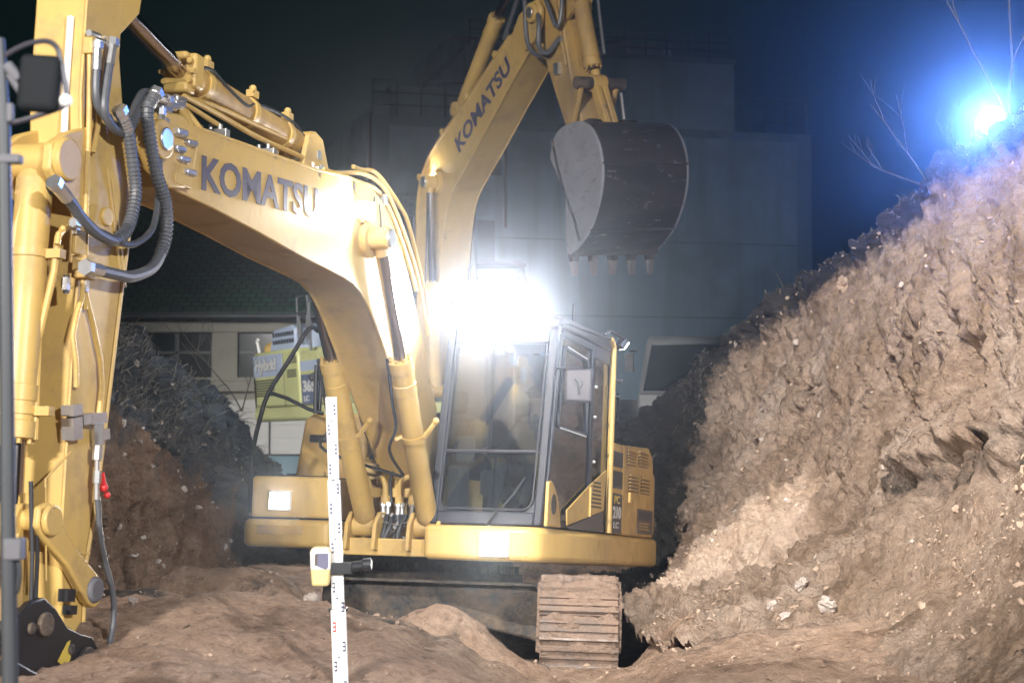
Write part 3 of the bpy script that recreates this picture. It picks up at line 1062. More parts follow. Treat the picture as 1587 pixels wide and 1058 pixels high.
d.build('door_handle', M['yellow'], pn, 0.008)
d = MB()
d.span((-0.66, 1.24, 1.335), (-1.06, 1.366, 2.18))
bp_ = d.build('side_panel', M['dirty_yellow'], ex, 0.02)
for z0, z1, m_ in ((1.34, 1.71, 'panel'), (1.755, 1.92, 'frame'), (1.955, 2.10, 'frame')):
    d = MB()
    d.span((-0.68, 1.36, z0), (-1.05, 1.370, z1))
    d.build('decal_panel', M[m_], bp_, 0.003)
lettering('PC', (-0.76, 1.371, 1.615), (-1, 0, 0), 0.20, 0.075, M['yellow_letter'], bp_, 'model_letters', 0.02, up=(0, 0, 1))
lettering('210', (-0.72, 1.371, 1.475), (-1, 0, 0), 0.29, 0.115, M['white_letter'], bp_, 'model_number', 0.03, up=(0, 0, 1))
lettering('LC', (-0.75, 1.371, 1.385), (-1, 0, 0), 0.18, 0.06, M['white_letter'], bp_, 'model_letters', 0.02, up=(0, 0, 1))

# cab: windscreen plane leans back, x = 1.42 at the sill and 1.08 at the roof
def wx(z):
    return 1.42 - 0.2 * (z - 1.35)


def wpt(y, z, off=0.0):
    return V((wx(z) + off, y, z))


def cab(root, y0, y1, paintpost=Y, simple=False):
    F = M['frame']
    f = MB()
    for ya, yb in ((y0, y0 + 0.075), (y1 - 0.075, y1)):
        f.loft([(wx(1.34), ya, 1.335), (wx(1.34), yb, 1.335), (wx(1.34) - 0.11, yb, 1.335), (wx(1.34) - 0.11, ya, 1.335)],
               [(wx(3.02), ya, 3.02), (wx(3.02), yb, 3.02), (wx(3.02) - 0.10, yb, 3.02), (wx(3.02) - 0.10, ya, 3.02)])
    f.loft([wpt(y0 + 0.07, 1.335), wpt(y1 - 0.07, 1.335), wpt(y1 - 0.07, 1.335, -0.1), wpt(y0 + 0.07, 1.335, -0.1)],
           [wpt(y0 + 0.07, 1.445), wpt(y1 - 0.07, 1.445), wpt(y1 - 0.07, 1.445, -0.1), wpt(y0 + 0.07, 1.445, -0.1)])
    f.loft([wpt(y0 + 0.07, 2.87), wpt(y1 - 0.07, 2.87), wpt(y1 - 0.07, 2.87, -0.1), wpt(y0 + 0.07, 2.87, -0.1)],
           [wpt(y0 + 0.07, 3.02), wpt(y1 - 0.07, 3.02), wpt(y1 - 0.07, 3.02, -0.1), wpt(y0 + 0.07, 3.02, -0.1)])
    f.span((-0.62, y0, 1.335), (1.30, y1, 1.42))
    f.span((-0.62, y0, 1.42), (-0.55, y1, 2.05))
    f.span((-0.60, y0, 2.05), (-0.53, y0 + 0.07, 3.02))
    f.span((-0.60, y1 - 0.07, 2.05), (-0.53, y1 - 0.008, 3.02))
    f.span((0.0, y0 + 0.005, 1.42), (0.09, y0 + 0.055, 3.02))
    cb = f.build('cab_frame', F, root, 0.015)
    r = MB()
    r.prism([(1.12, 3.0), (1.13, 3.06), (0.95, 3.12), (-0.45, 3.14), (-0.62, 3.12), (-0.63, 3.0)], y0 - 0.015, y1 + 0.015)
    r.build('cab_roof', M['mirror_grey'], root, 0.035, seg=3)
    g = MB()
    g.loft([wpt(y0 + 0.075, 1.95, -0.03), wpt(y1 - 0.075, 1.95, -0.03), wpt(y1 - 0.075, 1.95, -0.036), wpt(y0 + 0.075, 1.95, -0.036)],
           [wpt(y0 + 0.075, 2.87, -0.03), wpt(y1 - 0.075, 2.87, -0.03), wpt(y1 - 0.075, 2.87, -0.036), wpt(y0 + 0.075, 2.87, -0.036)])
    g.build('windscreen', M['cabglass'], root)
    g = MB()
    g.loft([wpt(y0 + 0.075, 1.44, -0.03), wpt(y1 - 0.075, 1.44, -0.03), wpt(y1 - 0.075, 1.44, -0.036), wpt(y0 + 0.075, 1.44, -0.036)],
           [wpt(y0 + 0.075, 1.94, -0.03), wpt(y1 - 0.075, 1.94, -0.03), wpt(y1 - 0.075, 1.94, -0.036), wpt(y0 + 0.075, 1.94, -0.036)])
    g.build('lower_window', M['cabglass'], root)
    # rubber seal and bright bead round the front windows
    s_ = MB()
    c = []
    for (yy, zz, a0) in ((y0 + 0.175, 1.55, 180), (y1 - 0.175, 1.55, 270)):
        for k in range(5):
            q = math.radians(a0 + k * 22.5)
            c.append(wpt(yy + 0.085 * math.cos(q), zz + 0.085 * math.sin(q), 0.004))
    s_.tube([wpt(y0 + 0.09, 2.86, 0.004)] + c + [wpt(y1 - 0.09, 2.86, 0.004)], 0.008, 6)
    s_.build('window_seal', M['mirror_grey'], root)
    k = MB()
    for (yy, sg) in ((y0 + 0.075, 1), (y1 - 0.075, -1)):
        pts = [wpt(yy, 1.44, -0.02), wpt(yy + sg * 0.11, 1.44, -0.02), wpt(yy + sg * 0.05, 1.465, -0.02), wpt(yy + sg * 0.02, 1.50, -0.02), wpt(yy, 1.56, -0.02)]
        k.loft(pts, [p + V((-0.012, 0, 0)) for p in pts])
    k.build('window_corner', F, root)
    b = MB()
    b.tube([wpt(y0 + 0.09, 1.945, 0.0), wpt(y1 - 0.09, 1.945, 0.0)], 0.013, 8)
    b.build('window_bar', M['mirror_grey'], root)
    return cb


cab(ex, 0.36, 1.345)
g = MB()
g.span((-0.53, 0.372, 2.0), (0.0, 0.378, 2.98))
g.span((0.09, 0.372, 1.75), (1.05, 0.378, 2.98))
g.build('side_window', M['doorglass'], ex)
g = MB()
g.span((-0.58, 0.43, 2.06), (-0.574, 1.28, 2.98))
g.build('rear_window', M['cabglass'], ex)
dr = MB()
dr.prism([(1.30, 1.42), (1.33, 1.60), (1.22, 2.1), (1.05, 2.96), (0.93, 3.0), (0.93, 2.96), (1.0, 2.9), (1.17, 2.1), (1.27, 1.62), (1.25, 1.42)], 1.318, 1.362)
dr.span((0.0, 1.318, 1.42), (0.085, 1.364, 3.0))
dr.span((0.08, 1.318, 2.94), (1.02, 1.362, 3.0))
dr.span((0.08, 1.318, 1.40), (1.3, 1.362, 1.45))
dr.span((-0.54, 1.318, 2.88), (0.0, 1.360, 3.0))
door = dr.build('cab_door', M['frame'], ex, 0.01)
g = MB()
g.prism([(1.27, 1.45), (1.28, 1.62), (1.18, 2.1), (1.0, 2.94), (0.085, 2.94), (0.085, 1.45)], 1.338, 1.343)
g.build('door_glass', M['doorglass'], door)
g = MB()
g.span((-0.53, 1.338, 1.45), (0.0, 1.343, 2.88))
g.build('side_window', M['doorglass'], ex)
g = MB()
sl = [(0.90, 2.86), (0.26, 2.83), (0.22, 2.78), (0.19, 2.22), (0.22, 2.17), (1.05, 2.18), (1.06, 2.22), (0.93, 2.83)]
g.tube([(x, 1.352, z) for x, z in sl], 0.017, 6, closed=True)
sf = g.build('sliding_window', M['frame'], door)
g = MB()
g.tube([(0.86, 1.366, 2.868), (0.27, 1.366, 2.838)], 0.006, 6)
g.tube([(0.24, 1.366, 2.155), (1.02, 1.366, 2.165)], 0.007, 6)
g.build('edge_highlight', M['white'], sf)  # white lines paint highlights on the frame's top and bottom edges
g = MB()
for p in ((-0.02, 1.37, 2.62), (-0.02, 1.37, 2.35), (-0.02, 1.37, 1.95)):
    g.ball(p, 0.018, 8)
g.build('hinge', M['fitting'], door)
# yellow panels round the door foot
g = MB()
g.prism([(0.80, 1.49), (0.11, 1.735), (-0.44, 1.905), (-0.37, 1.53), (0.78, 1.36)], 1.364, 1.378)
dp = g.build('door_panel', Y, door, 0.005)
g = MB()
for k in range(7):
    z = 1.545 + 0.036 * k
    g.span((0.06 - 0.01 * k, 1.377, z), (-0.28 + 0.005 * k, 1.3795, z + 0.016))
g.build('grille', M['black'], dp)
g = MB()
g.tube([(0.12, 1.385, 1.46), (0.12, 1.385, 1.72)], 0.012, 6)
g.build('hinge', M['yellow'], dp)
g = MB()
g.prism([(0.78, 1.35), (-0.37, 1.52), (-0.38, 1.335), (0.7, 1.335)], 1.360, 1.372)
g.build('kick_panel', M['panel'], door)
g = MB()
g.prism([(1.37, 1.335), (1.345, 1.70), (1.26, 1.71), (1.16, 1.66), (1.05, 1.55), (0.97, 1.335)], 1.350, 1.380)
cp_ = g.build('corner_panel', Y, ex, 0.01)
g = MB()
g.cyl((1.20, 1.375, 1.52), (1.20, 1.384, 1.52), 0.085, n=20)
for v_ in g.bm.verts:
    v_.co.x = 1.20 + (v_.co.x - 1.20) * 0.8
g.build('hand_hole', M['black'], cp_)
g = MB()
g.tube([(-0.57, 1.372, 1.335), (-0.57, 1.372, 2.1), (-0.585, 1.372, 3.06), (-0.5, 1.372, 3.115)], 0.03, 8)
g.build('corner_post', Y, ex)
g = MB()
g.tube([(-0.5, 1.365, 3.115), (0.88, 1.365, 3.07), (1.06, 1.352, 3.03)], 0.016, 8)
g.tube([(1.10, 0.36, 3.06), (1.10, 1.345, 3.06)], 0.014, 8)
g.build('rain_gutter', M['mirror_grey'], ex)
g = MB()
g.tube([(-0.30, 1.36, 3.13), (-0.35, 1.40, 3.17), (-0.75, 1.42, 3.16), (-0.80, 1.42, 3.10)], 0.014, 6)
g.tube([(-0.62, 1.37, 2.75), (-0.72, 1.42, 2.75)], 0.022, 8)
g.tube([(-0.62, 1.37, 2.60), (-0.70, 1.41, 2.60)], 0.015, 8)
g.build('roof_bracket', M['mirror_grey'], ex)
g = MB()
g.tube([(0.35, 1.25, 3.1), (0.36, 1.25, 3.32)], 0.006, 6)
g.build('antenna', M['black'], ex)
# mirror by the door
g = MB()
g.box((1.45, 1.64, 2.475), (0.05, 0.235, 0.275))
mi = g.build('mirror', M['mirror_grey'], ex, 0.035, seg=3)
g = MB()
g.cyl((1.478, 1.64, 2.49), (1.488, 1.64, 2.49), 0.04, n=14)
g.tube([(1.485, 1.64, 2.49), (1.485, 1.655, 2.40)], 0.01, 6)
g.tube([(1.485, 1.61, 2.52), (1.485, 1.64, 2.49)], 0.012, 6)
g.build('mirror_knob', M['frame'], mi)
g = MB()
g.tube([(1.14, 1.34, 2.60), (1.35, 1.42, 2.63), (1.42, 1.64, 2.63), (1.43, 1.64, 2.5)], 0.012, 6)
g.build('mirror_arm', M['frame'], mi)
# wiper
g = MB()
g.tube([(1.45,0.79,1.23),(1.45,0.86,1.3),(1.45,0.98,1.46)], 0.011, 6)
g.tube([(1.40, 1.0, 1.48), (1.37, 1.09, 1.60), (1.34, 1.17, 1.73)], 0.008, 6)
g.build('wiper', M['black'], ex)
# interior
g = MB()
g.box((0.05, 0.85, 1.62), (0.5, 0.52, 0.14))
g.box((0.1, 0.85, 1.48), (0.35, 0.4, 0.16))
g.box((-0.22, 0.85, 2.02), (0.14, 0.50, 0.72), Matrix.Rotation(-0.15, 3, 'Y'))
g.box((-0.30, 0.85, 2.50), (0.10, 0.30, 0.22), Matrix.Rotation(-0.15, 3, 'Y'))
g.build('operator_seat', M['seat'], ex, 0.05, seg=3)
g = MB()
for yy in (0.55, 1.15):
    g.box((0.25, yy, 1.72), (0.55, 0.13, 0.22))
g.box((1.10, 0.50, 1.62), (0.2, 0.14, 0.42))
g.build('console', M['trim'], ex, 0.03)
for yy in (0.55, 1.15):
    g = MB()
    g.tube([(0.45, yy, 1.82), (0.50, yy, 1.93)], 0.025, 8)
    g.tube([(0.50, yy, 1.93), (0.52, yy, 2.03)], 0.028, 8)
    g.build('control_lever', M['black'], ex)
g = MB()
for yy in (0.79, 0.91):
    g.tube([(0.95, yy, 1.42), (1.02, yy, 1.65), (0.98, yy, 1.92)], 0.014, 8)
    g.box((1.02, yy, 1.46), (0.24, 0.1, 0.02))
g.build('travel_lever', M['black'], ex)
g = MB()
g.box((1.02, 0.53, 1.98), (0.05, 0.16, 0.22), Matrix.Rotation(0.3, 3, 'Z'))
g.build('monitor', M['trim'], ex, 0.02)
g = MB()
g.tube([(1.16, 1.22, 1.5), (1.15, 1.22, 1.95)], 0.014, 6)
g.build('grab_handle', Y, ex)
# light bar on the roof
g = MB()
g.span((1.03, 0.43, 3.065), (1.10, 1.22, 3.078))
g.span((1.02, 0.43, 3.04), (1.05, 0.47, 3.07))
g.span((1.02, 1.18, 3.04), (1.05, 1.22, 3.07))
g.build('lamp_bracket', M['frame'], ex)
for k in range(4):
    yy = 0.51 + 0.21 * k
    lamp(ex, (1.14, yy, 3.145), (0.19, 0.14), (1, 0.1, -0.08), 310, (14.97, 5.58, 1.0), 54, (0.97, 0.96, 1.0), 'frame')
spot('roof_lamp_light', (1.25, 0.8, 3.2), (6, 0.4, 3.0), 460, (0.98, 0.96, 1.0), 130, 0.8, 0.2, ex)
lamp(ex, (1.495, -0.97, 1.49), (0.17, 0.13), (1, 0, 0), 90, (14.97, 5.58, 1.0), 50)
lamp(ex, (1.545, 0.985, 1.17), (0.205, 0.15), (1, 0, 0), 120, (14.97, 5.58, 1.0), 50)

# rear roof lamp turned to the foot of the bank
rl = V((-0.70, 1.44, 3.08))
lamp(ex, rl, (0.10, 0.08), (-0.6, 0.6, -0.6), 430, (-1.5, 2.45, 1.2), 62, (1.0, 0.96, 0.9), 'frame')
# handrail on the right side
g = MB()
g.tube([(1.3,-1.22,1.37),(1.3,-1.31,1.39),(1.3,-1.34,1.49),(1.3,-1.34,1.72),(1.3,-1.33,1.97),(1.3,-1.29,2.18),(1.3,-1.22,2.42),(1.3,-1.05,2.69),(1.3,-0.89,2.95),(1.3,-0.82,3),(1.3,-0.73,2.95)] + [(0.6, -0.66, 2.95), (0.2, -0.66, 2.90), (0.1, -0.66, 2.35)], 0.021, 8, smooth=True, k=3)
g.tube([(1.3,-1.2,2.43),(1.3,-1.03,2.38),(1.3,-0.83,2.29),(1.3,-0.69,2.25)], 0.017, 8)
g.tube([(1.3,-0.77,2.67),(1.3,-0.77,2.48),(1.3,-0.76,2.25)] , 0.02, 8)
g.tube([(1.25,-0.76,2.71),(1.25,-0.74,2.48),(1.25,-0.75,2.26)] , 0.02, 8)
g.build('handrail', M['black'], ex)
g = MB()
g.box(V([(1.28,-0.79,2.58)][0]), (0.03, 0.12, 0.07), Matrix.Rotation(0.5, 3, 'X'))
g.build('rail_mirror', M['black'], ex, 0.02)

# boom and its cylinders
boom = boom_part(ex, 0.05, 0.21)
lettering('KOMATSU', (5.36, 0.2615, 3.295), V((3.62, 0, 3.455)) - V((5.36, 0, 3.295)), 1.75, 0.225, M['letter'], boom, 'lettering', 0.028, up=V((0.092, 0, 1)))
for sd, fy in ((1, 0.33), (-1, -0.23)):
    ty = 0.05 + sd * 0.315
    foot = V((1.30, fy, 1.30))
    tip = V((2.72, ty, 3.48))
    jn = foot.lerp(tip, 0.60)
    cy = cylinder(ex, foot, jn, tip, 0.088, 0.05)
    u = (tip - foot).normalized()
    g = MB()
    q = foot.lerp(tip, 0.32)
    g.rings(q, q + u * 0.05, [(0, 0.1), (1, 0.1)], 20)
    g.tube([q + V((0.03, 0.10, 0.02)), q + V((0.05, 0.17, 0.10)), q + V((0.05, 0.2, 0.14))], 0.022, 6)
    g.ball(q + V((0.06, 0.21, 0.15)), 0.03, 8)
    g.tube([q + V((0.06, -0.08, 0.02)), q + V((0.09, -0.13, -0.01))], 0.02, 6)
    g.build('pipe_clamp', Y, cy)
    g = MB()
    for yy in (-0.085, 0.085):
        g.prism([(1.15, 1.1), (1.48, 1.1), (1.45, 1.32), (1.36, 1.42), (1.24, 1.42), (1.15, 1.32)], fy + yy * 1.5 - 0.018, fy + yy * 1.5 + 0.018)
    g.build('cylinder_lug', Y, ex, 0.008)
    g = MB()
    a = foot.lerp(tip, 0.6)
    g.tube([a + V((0.06, -0.085, 0)), foot.lerp(tip, 0.45) + V((0.05, -0.11, 0)), foot.lerp(tip, 0.36) + V((0.05, -0.12, 0)), foot.lerp(tip, 0.30) + V((0.05, -0.20, -0.05)), V((1.2, 0.05, 1.72))], 0.014, 6, smooth=True)
    g.build('cylinder_hose', M['rubber'], cy)
# lamp on the boom
lamp(ex, (2.86, 0.30, 3.68), (0.15, 0.12), (0.75, 0.66, 0.1), 0, (4, .6, 3.6), 150, housing='white', lit=False)
spot('boom_lamp_light', (2.98, 0.34, 3.66), (4.2, 0.30, 3.5), 90, (1, 0.95, 0.86), 165, 0.4, 0.04, ex)
g = MB()
g.span((2.78, 0.262, 3.58), (2.88, 0.30, 3.62))
g.build('lamp_bracket', Y, ex)
# pipes along the top of the boom
g = MB()
for pts in ([(5.47,0.16,3.88),(5,0.16,3.88),(4.43,0.16,3.87),(3.7,0.16,3.9)], [(5.28,0.12,3.91),(5.02,0.12,3.94),(4.16,0.12,3.98),(3.63,0.12,4)], [(3.62,0.2,3.87),(3.22,0.2,3.89),(2.74,0.2,4),(2.34,0.2,4),(2.03,0.2,3.86),(1.65,0.2,3.58),(1.38,0.2,3.29),(1.17,0.2,2.94)], [(2.76,0.14,4.05),(2.6,0.14,4.06),(2.28,0.14,4.1),(1.77,0.14,3.94),(1.55,0.14,3.81),(1.24,0.14,3.46),(1.02,0.14,3.13)], [(3.49,0.22,3.86),(2.84,0.22,3.91),(2.45,0.22,3.92),(2.15,0.22,3.8),(1.81,0.22,3.54),(1.53,0.22,3.27)]):
    g.tube(pts, 0.019, 8, smooth=True, k=4)
bp2 = g.build('boom_pipe', Y, ex)
g = MB()
for x in (5.05, 4.35, 3.62, 3.0, 2.35):
    zt = 3.72 + 0.11 * (5.0 - x) / 2 if x > 2.8 else 3.80
    if x < 2.6:
        zt = 3.86
    g.span((x - 0.03, -0.02, zt - 0.03), (x + 0.03, 0.26, zt + 0.05))
    for yy in (0.06, 0.13, 0.20):
        g.cyl((x, yy, zt + 0.04), (x, yy, zt + 0.085), 0.016, n=6)
g.build('pipe_clip', M['fitting'], bp2, 0.004)
g = MB()
for x, y, z in ((3.50, 0.20, 3.86), (3.44, 0.12, 3.90), (3.55, 0.05, 3.95), (3.38, 0.20, 3.84), (3.48, 0.16, 3.97)):
    g.box((x, y, z), (0.06, 0.05, 0.06), Matrix.Rotation(x * 5, 3, 'Y'))
    g.cyl((x - 0.05, y, z), (x + 0.06, y, z - 0.005), 0.017, n=8)
g.build('pipe_fitting', M['fitting'], bp2)
g = MB()
g.tube([(2.6, 0.262, 3.84), (2.62, 0.266, 3.76), (2.70, 0.268, 3.70)], 0.008, 6, smooth=True)
g.tube([(2.5, 0.262, 3.80), (2.46, 0.266, 3.68), (2.46, 0.268, 3.55), (2.5, .268, 3.45)], 0.006, 6, smooth=True)
g.build('lamp_cable', M['rubber'], ex)
# arm cylinder over the boom
foot, tip = V((3.55, 0.05, 4.02)), V((6.13, 0.05, 4.30))
g = MB()
for yy in (-0.06, 0.16):
    g.prism([(3.25, 3.84), (3.75, 3.80), (3.66, 4.08), (3.55, 4.13), (3.42, 4.10)], yy - 0.02, yy + 0.02)
g.build('cylinder_lug', Y, ex, 0.008)
jn = V((5.30, 0.05, 4.075))
foot = V((3.56, 0.05, 4.03))
tip = V((6.17, 0.05, 4.27))
cy = cylinder(ex, foot, jn, tip, 0.098, 0.058, 'dirty_yellow')
g = MB()
g.box(jn + V((0.0, 0, 0.01)), (0.12, 0.24, 0.23))
g.box(jn + V((0.08, 0.0, 0.10)), (0.07, 0.16, 0.05))
g.box(jn + V((0.05, 0.0, -0.11)), (0.12, 0.18, 0.07))
g.build('cylinder_head', Y, cy, 0.02)
g = MB()
for q in range(10):
    a = q * math.pi / 5
    g.cyl(jn + V((0.05, 0.11 * math.cos(a), 0.11 * math.sin(a))), jn + V((0.095, 0.11 * math.cos(a), 0.11 * math.sin(a))), 0.02, n=6)
g.build('head_bolt', Y, cy)
g = MB()
g.tube([(5.22, 0.14, 4.14), (5.1, 0.15, 4.15), (4.9, 0.15, 4.10), (4.6, 0.15, 4.05), (4.45, 0.13, 4.10), (4.1, 0.12, 4.14), (3.8, 0.12, 4.13), (3.62, 0.13, 4.06), (3.45, 0.16, 3.97)], 0.013, 6, smooth=True)
g.build('cylinder_hose', M['rubber'], cy)
g = MB()
for q in (0.50, 0.82, 0.12):
    p = foot.lerp(jn, 1 - q)
    g.rings(p - V((0.03, 0, 0)), p + V((0.03, 0, 0)), [(0, 0.113), (1, 0.113)], 22)
    g.box(p + V((0, 0.05, 0.125)), (0.08, 0.06, 0.05))
    g.ball(p + V((0.0, 0.05, 0.165)), 0.028, 8)
g.build('hose_clamp', Y, cy)
# boom tip block with elbows
g = MB()
g.box((5.72, 0.29, 3.50), (0.16, 0.06, 0.22))
g.box((5.63, 0.285, 3.45), (0.08, 0.05, 0.30), Matrix.Rotation(-0.35, 3, 'Y'))
g.box((5.70, 0.30, 3.28), (0.20, 0.05, 0.07))
g.tube([(5.95, 0.22, 3.70), (5.75, 0.22, 3.76), (5.6, 0.24, 3.72), (5.52, 0.25, 3.62)], 0.035, 8, smooth=True)
g.tube([(5.85, 0.1, 3.74), (5.55, 0.12, 3.84), (5.40, 0.14, 3.80), (5.30, 0.2, 3.70)], 0.022, 8, smooth=True)
g.tube([(5.80, 0.16, 3.78), (5.5, 0.16, 3.83), (5.0, 0.18, 3.80)], 0.018, 8, smooth=True)
bt = g.build('valve_block', Y, ex, 0.006)
g = MB()
for x, y, z, r in ((5.95, 0.30, 3.66, 0.028), (5.88, 0.30, 3.70, 0.03), (5.80, 0.30, 3.73, 0.028), (5.72, 0.26, 3.78, 0.03), (5.98, 0.30, 3.58, 0.03), (5.80, 0.33, 3.55, 0.03), (5.80, 0.33, 3.45, 0.022), (5.66, 0.33, 3.52, 0.022), (5.74, 0.33, 3.40, 0.022), (5.92, 0.24, 3.74, .026), (5.64, .32, 3.34, .024)):
    g.cyl((x + 0.04, y, z), (x - 0.05, y + 0.012, z + 0.008), r, n=6)
    g.cyl((x + 0.06, y, z), (x - 0.02, y, z), r * 0.7, n=10)
g.build('hose_fitting', M['fitting'], bt)

# arm
ARM = [(6.60, 4.75), (6.72, 4.15), (6.72, 3.55), (6.645, 3.0), (6.63, 2.56), (6.63, 1.76), (6.62, 1.0), (6.55, 0.62), (6.42, 0.55), (6.35, 0.62), (6.36, 0.95), (6.31, 1.21), (6.26, 1.61), (6.21, 2.1), (6.17, 2.49), (6.14, 2.72), (6.10, 3.1), (6.12, 3.45), (6.24, 3.52), (6.33, 3.87), (6.34, 4.22), (6.25, 4.4), (6.22, 4.75)]
g = MB()
g.prism(ARM, -0.12, 0.215)
arm = g.build('arm', Y, ex, 0.015, ang=28)
g = MB()
g.tube([(x - 0.005, 0.217, z) for x, z in ARM[9:18]], 0.013, 6)
g.tube([(x, 0.217, z) for x, z in ARM[1:7]], 0.011, 6)
g.tube([(6.13, 0.219, 2.55), (6.34, 0.219, 3.15)], 0.012, 6)
g.tube([(6.19, 0.219, 2.62), (6.40, 0.219, 3.2)], 0.010, 6)
g.tube([(6.33, 0.219, 1.0), (6.62, 0.219, 1.0)], 0.009, 6)
g.build('weld_edge', Y, arm)
g = MB()
g.tube([(6.735, 0.13, 4.0), (6.735, 0.13, 3.62), (6.72, 0.13, 3.3)], 0.02, 8)
g.build('white_strip', M['white'], arm)  # white strip down the front of the arm
g = MB()
g.cyl((6.38, 0.21, 2.92), (6.38, 0.235, 2.92), 0.055, n=18)
g.cyl((6.05, -0.13, 3.45), (6.05, 0.225, 3.45), 0.16, n=22)
g.cyl((6.19, -0.06, 4.29), (6.19, 0.16, 4.29), 0.085, n=22)
for yy in (-0.10, 0.19):
    g.prism([(6.40, 3.95), (6.45, 4.6), (6.2, 4.42), (6.12, 4.32), (6.14, 4.2)], yy - 0.02, yy + 0.02)
g.build('arm_boss', Y, arm, 0.008)
g = MB()
for pts, r in (([(6.72,0.25,3.9),(6.69,0.25,3.65),(6.66,0.25,3.31),(6.66,0.25,3.14),(6.64,0.25,2.89),(6.58,0.25,2.35)], 0.016), ([(6.6,0.25,3.91),(6.57,0.25,3.58),(6.57,0.25,3.42),(6.61,0.25,3.24)], 0.016), ([(6.9,0.25,2.66),(6.89,0.25,2.72),(6.82,0.25,2.77),(6.7,0.25,2.81)], 0.018), ([(6.62,0.25,2.54),(6.62,0.25,2.42),(6.67,0.25,2.29),(6.69,0.25,2.19),(6.64,0.25,2.05),(6.62,0.25,1.91)], 0.016), ([(6.6,0.25,2.45),(6.5,0.25,2.29),(6.39,0.25,2.08),(6.36,0.25,1.94),(6.37,0.25,1.79)], 0.017), ([(6.63,0.25,1.55),(6.86,0.25,1.39),(6.79,0.25,0.85)], 0.006)):
    g.tube(pts, r, 8, smooth=False)
ap = g.build('arm_pipe', Y, ex)
g = MB()
g.box(V([(6.62,0.25,2.58)][0]), (0.12, 0.09, 0.13))
g.box(V([(6.7,0.25,3.83)][0]), (0.08, 0.06, 0.10))
g.box(V([(6.69,0.25,2.71)][0]), (0.10, 0.03, 0.14))
g.build('pipe_block', Y, ap, 0.008)
g = MB()
for p in [(6.65,0.25,1.78),(6.64,0.25,1.71),(6.63,0.25,1.65),(6.39,0.25,1.76),(6.54,0.25,1.74),(6.35,0.25,1.67),(6.46,0.25,1.75)]:
    g.box(V(p), (0.09, 0.08, 0.06), Matrix.Rotation(0.2, 3, 'Y'))
g.tube([(6.6,0.25,1.73),(6.32,0.25,1.76)], 0.022, 8)
g.tube([(6.41,0.27,1.73),(6.39,0.27,1.61)], 0.035, 10)
for p in [(6.66,0.27,3.87),(6.51,0.27,3.9),(6.71,0.27,3.89),(6.55,0.27,3.9)]:
    g.cyl(V(p) + V((0.05, 0, 0.0)), V(p) + V((-0.05, 0, 0.01)), 0.02, n=8)
for p in [(6.8,0.26,2.46),(6.61,0.26,2.48),(6.74,0.26,2.78),(6.55,0.26,3.52)]:
    g.box(V(p), (0.03, 0.03, 0.07))
g.build('hose_fitting', M['fitting'], ap)
g = MB()
for a, b in (((103, 425), (102, 455)), ((66, 795), (75, 800)), ((72, 500), (76, 505)), ((104, 922), (108, 945)), ((110, 925), (116, 940))):
    q = [(6.79,0.25,2.51),(6.78,0.25,2.41),(6.87,0.25,1.21),(6.81,0.25,1.19),(6.58,0.25,0.77),(6.54,0.25,0.69)]
g.tube(q[0:2], 0.018, 6)
g.tube(q[2:4], 0.02, 6)
g.box(q[3], (0.05, 0.04, 0.06))
g.box(q[4], (0.08, 0.06, 0.07))
g.box(q[5], (0.07, 0.05, 0.05))
g.build('grease_fitting', M['black'], ap)
# bucket cylinder down the front of the arm
foot, jn, tip = V((6.87, 0.06, 3.14)), V((6.88, 0.06, 1.60)), V((6.86, 0.06, 1.16))
cy = cylinder(ex, foot, jn, tip, 0.098, 0.055)
g = MB()
for yy in (-0.09, 0.21):
    g.prism([(6.60, 3.4), (6.85, 3.30), (7.0, 3.2), (7.0, 3.06), (6.9, 2.98), (6.62, 2.85)], yy - 0.03, yy + 0.03)
g.build('cylinder_lug', Y, ex, 0.012)
g = MB()
for yy in (-0.13, 0.25):
    g.cyl((6.87, yy - 0.03, 3.14), (6.87, yy + 0.03, 3.14), 0.12, n=22)
g.build('cylinder_pin', Y, ex, 0.012)
g = MB()
g.tube([(6.95,0.01,2.94),(6.95,0.05,2.95),(6.95,0.04,2.85),(6.95,0.02,2.76),(6.95,0.01,2.58),(6.95,-0.01,2.37),(6.95,0,2.01),(6.95,0.03,1.56)], 0.022, 8)
g.tube([(6.85,0.26,2.77),(6.85,0.22,2.71),(6.85,0.21,2.52),(6.85,0.17,2.31),(6.85,0.14,2.15),(6.85,0.15,1.88),(6.85,0.16,1.6)], 0.02, 8)
g.build('cylinder_pipe', Y, cy)
g = MB()
for t in (0.34, 0.9):
    p = foot.lerp(jn, t)
    g.rings(p + V((0, 0, 0.02)), p - V((0, 0, 0.02)), [(0, 0.112), (1, 0.112)], 22)
    g.box(p + V((0.02, -0.14, 0)), (0.05, 0.12, 0.05))
    g.box(p + V((-0.02, 0.15, 0)), (0.06, 0.10, 0.05))
g.build('pipe_clamp', Y, cy)
# links
g = MB()
for yy in (-0.155, 0.255):
    A_ = V((6.86, yy, 1.17))
    B_ = V((6.36, yy, 0.80))
    u = (B_ - A_).normalized()
    n_ = V((-u.z, 0, u.x))
    pts = [A_ + n_ * 0.09 + u * 0.05, A_ + n_ * 0.085 - u * 0.05, A_ - u * 0.11, A_ - n_ * 0.085 - u * 0.05, A_ - n_ * 0.08 + u * 0.06, A_.lerp(B_, 0.5) - n_ * 0.06, B_ - n_ * 0.09, B_ - n_ * 0.07 + u * 0.08, B_ + u * 0.11, B_ + n_ * 0.07 + u * 0.08, B_ + n_ * 0.09, A_.lerp(B_, 0.5) + n_ * 0.06]
    g.prism([(p.x, p.z) for p in pts], yy - 0.03, yy + 0.03)
g.build('tilt_link', Y, ex, 0.014)
g = MB()
g.cyl((6.86, -0.22, 1.17), (6.86, 0.315, 1.17), 0.06, n=20)
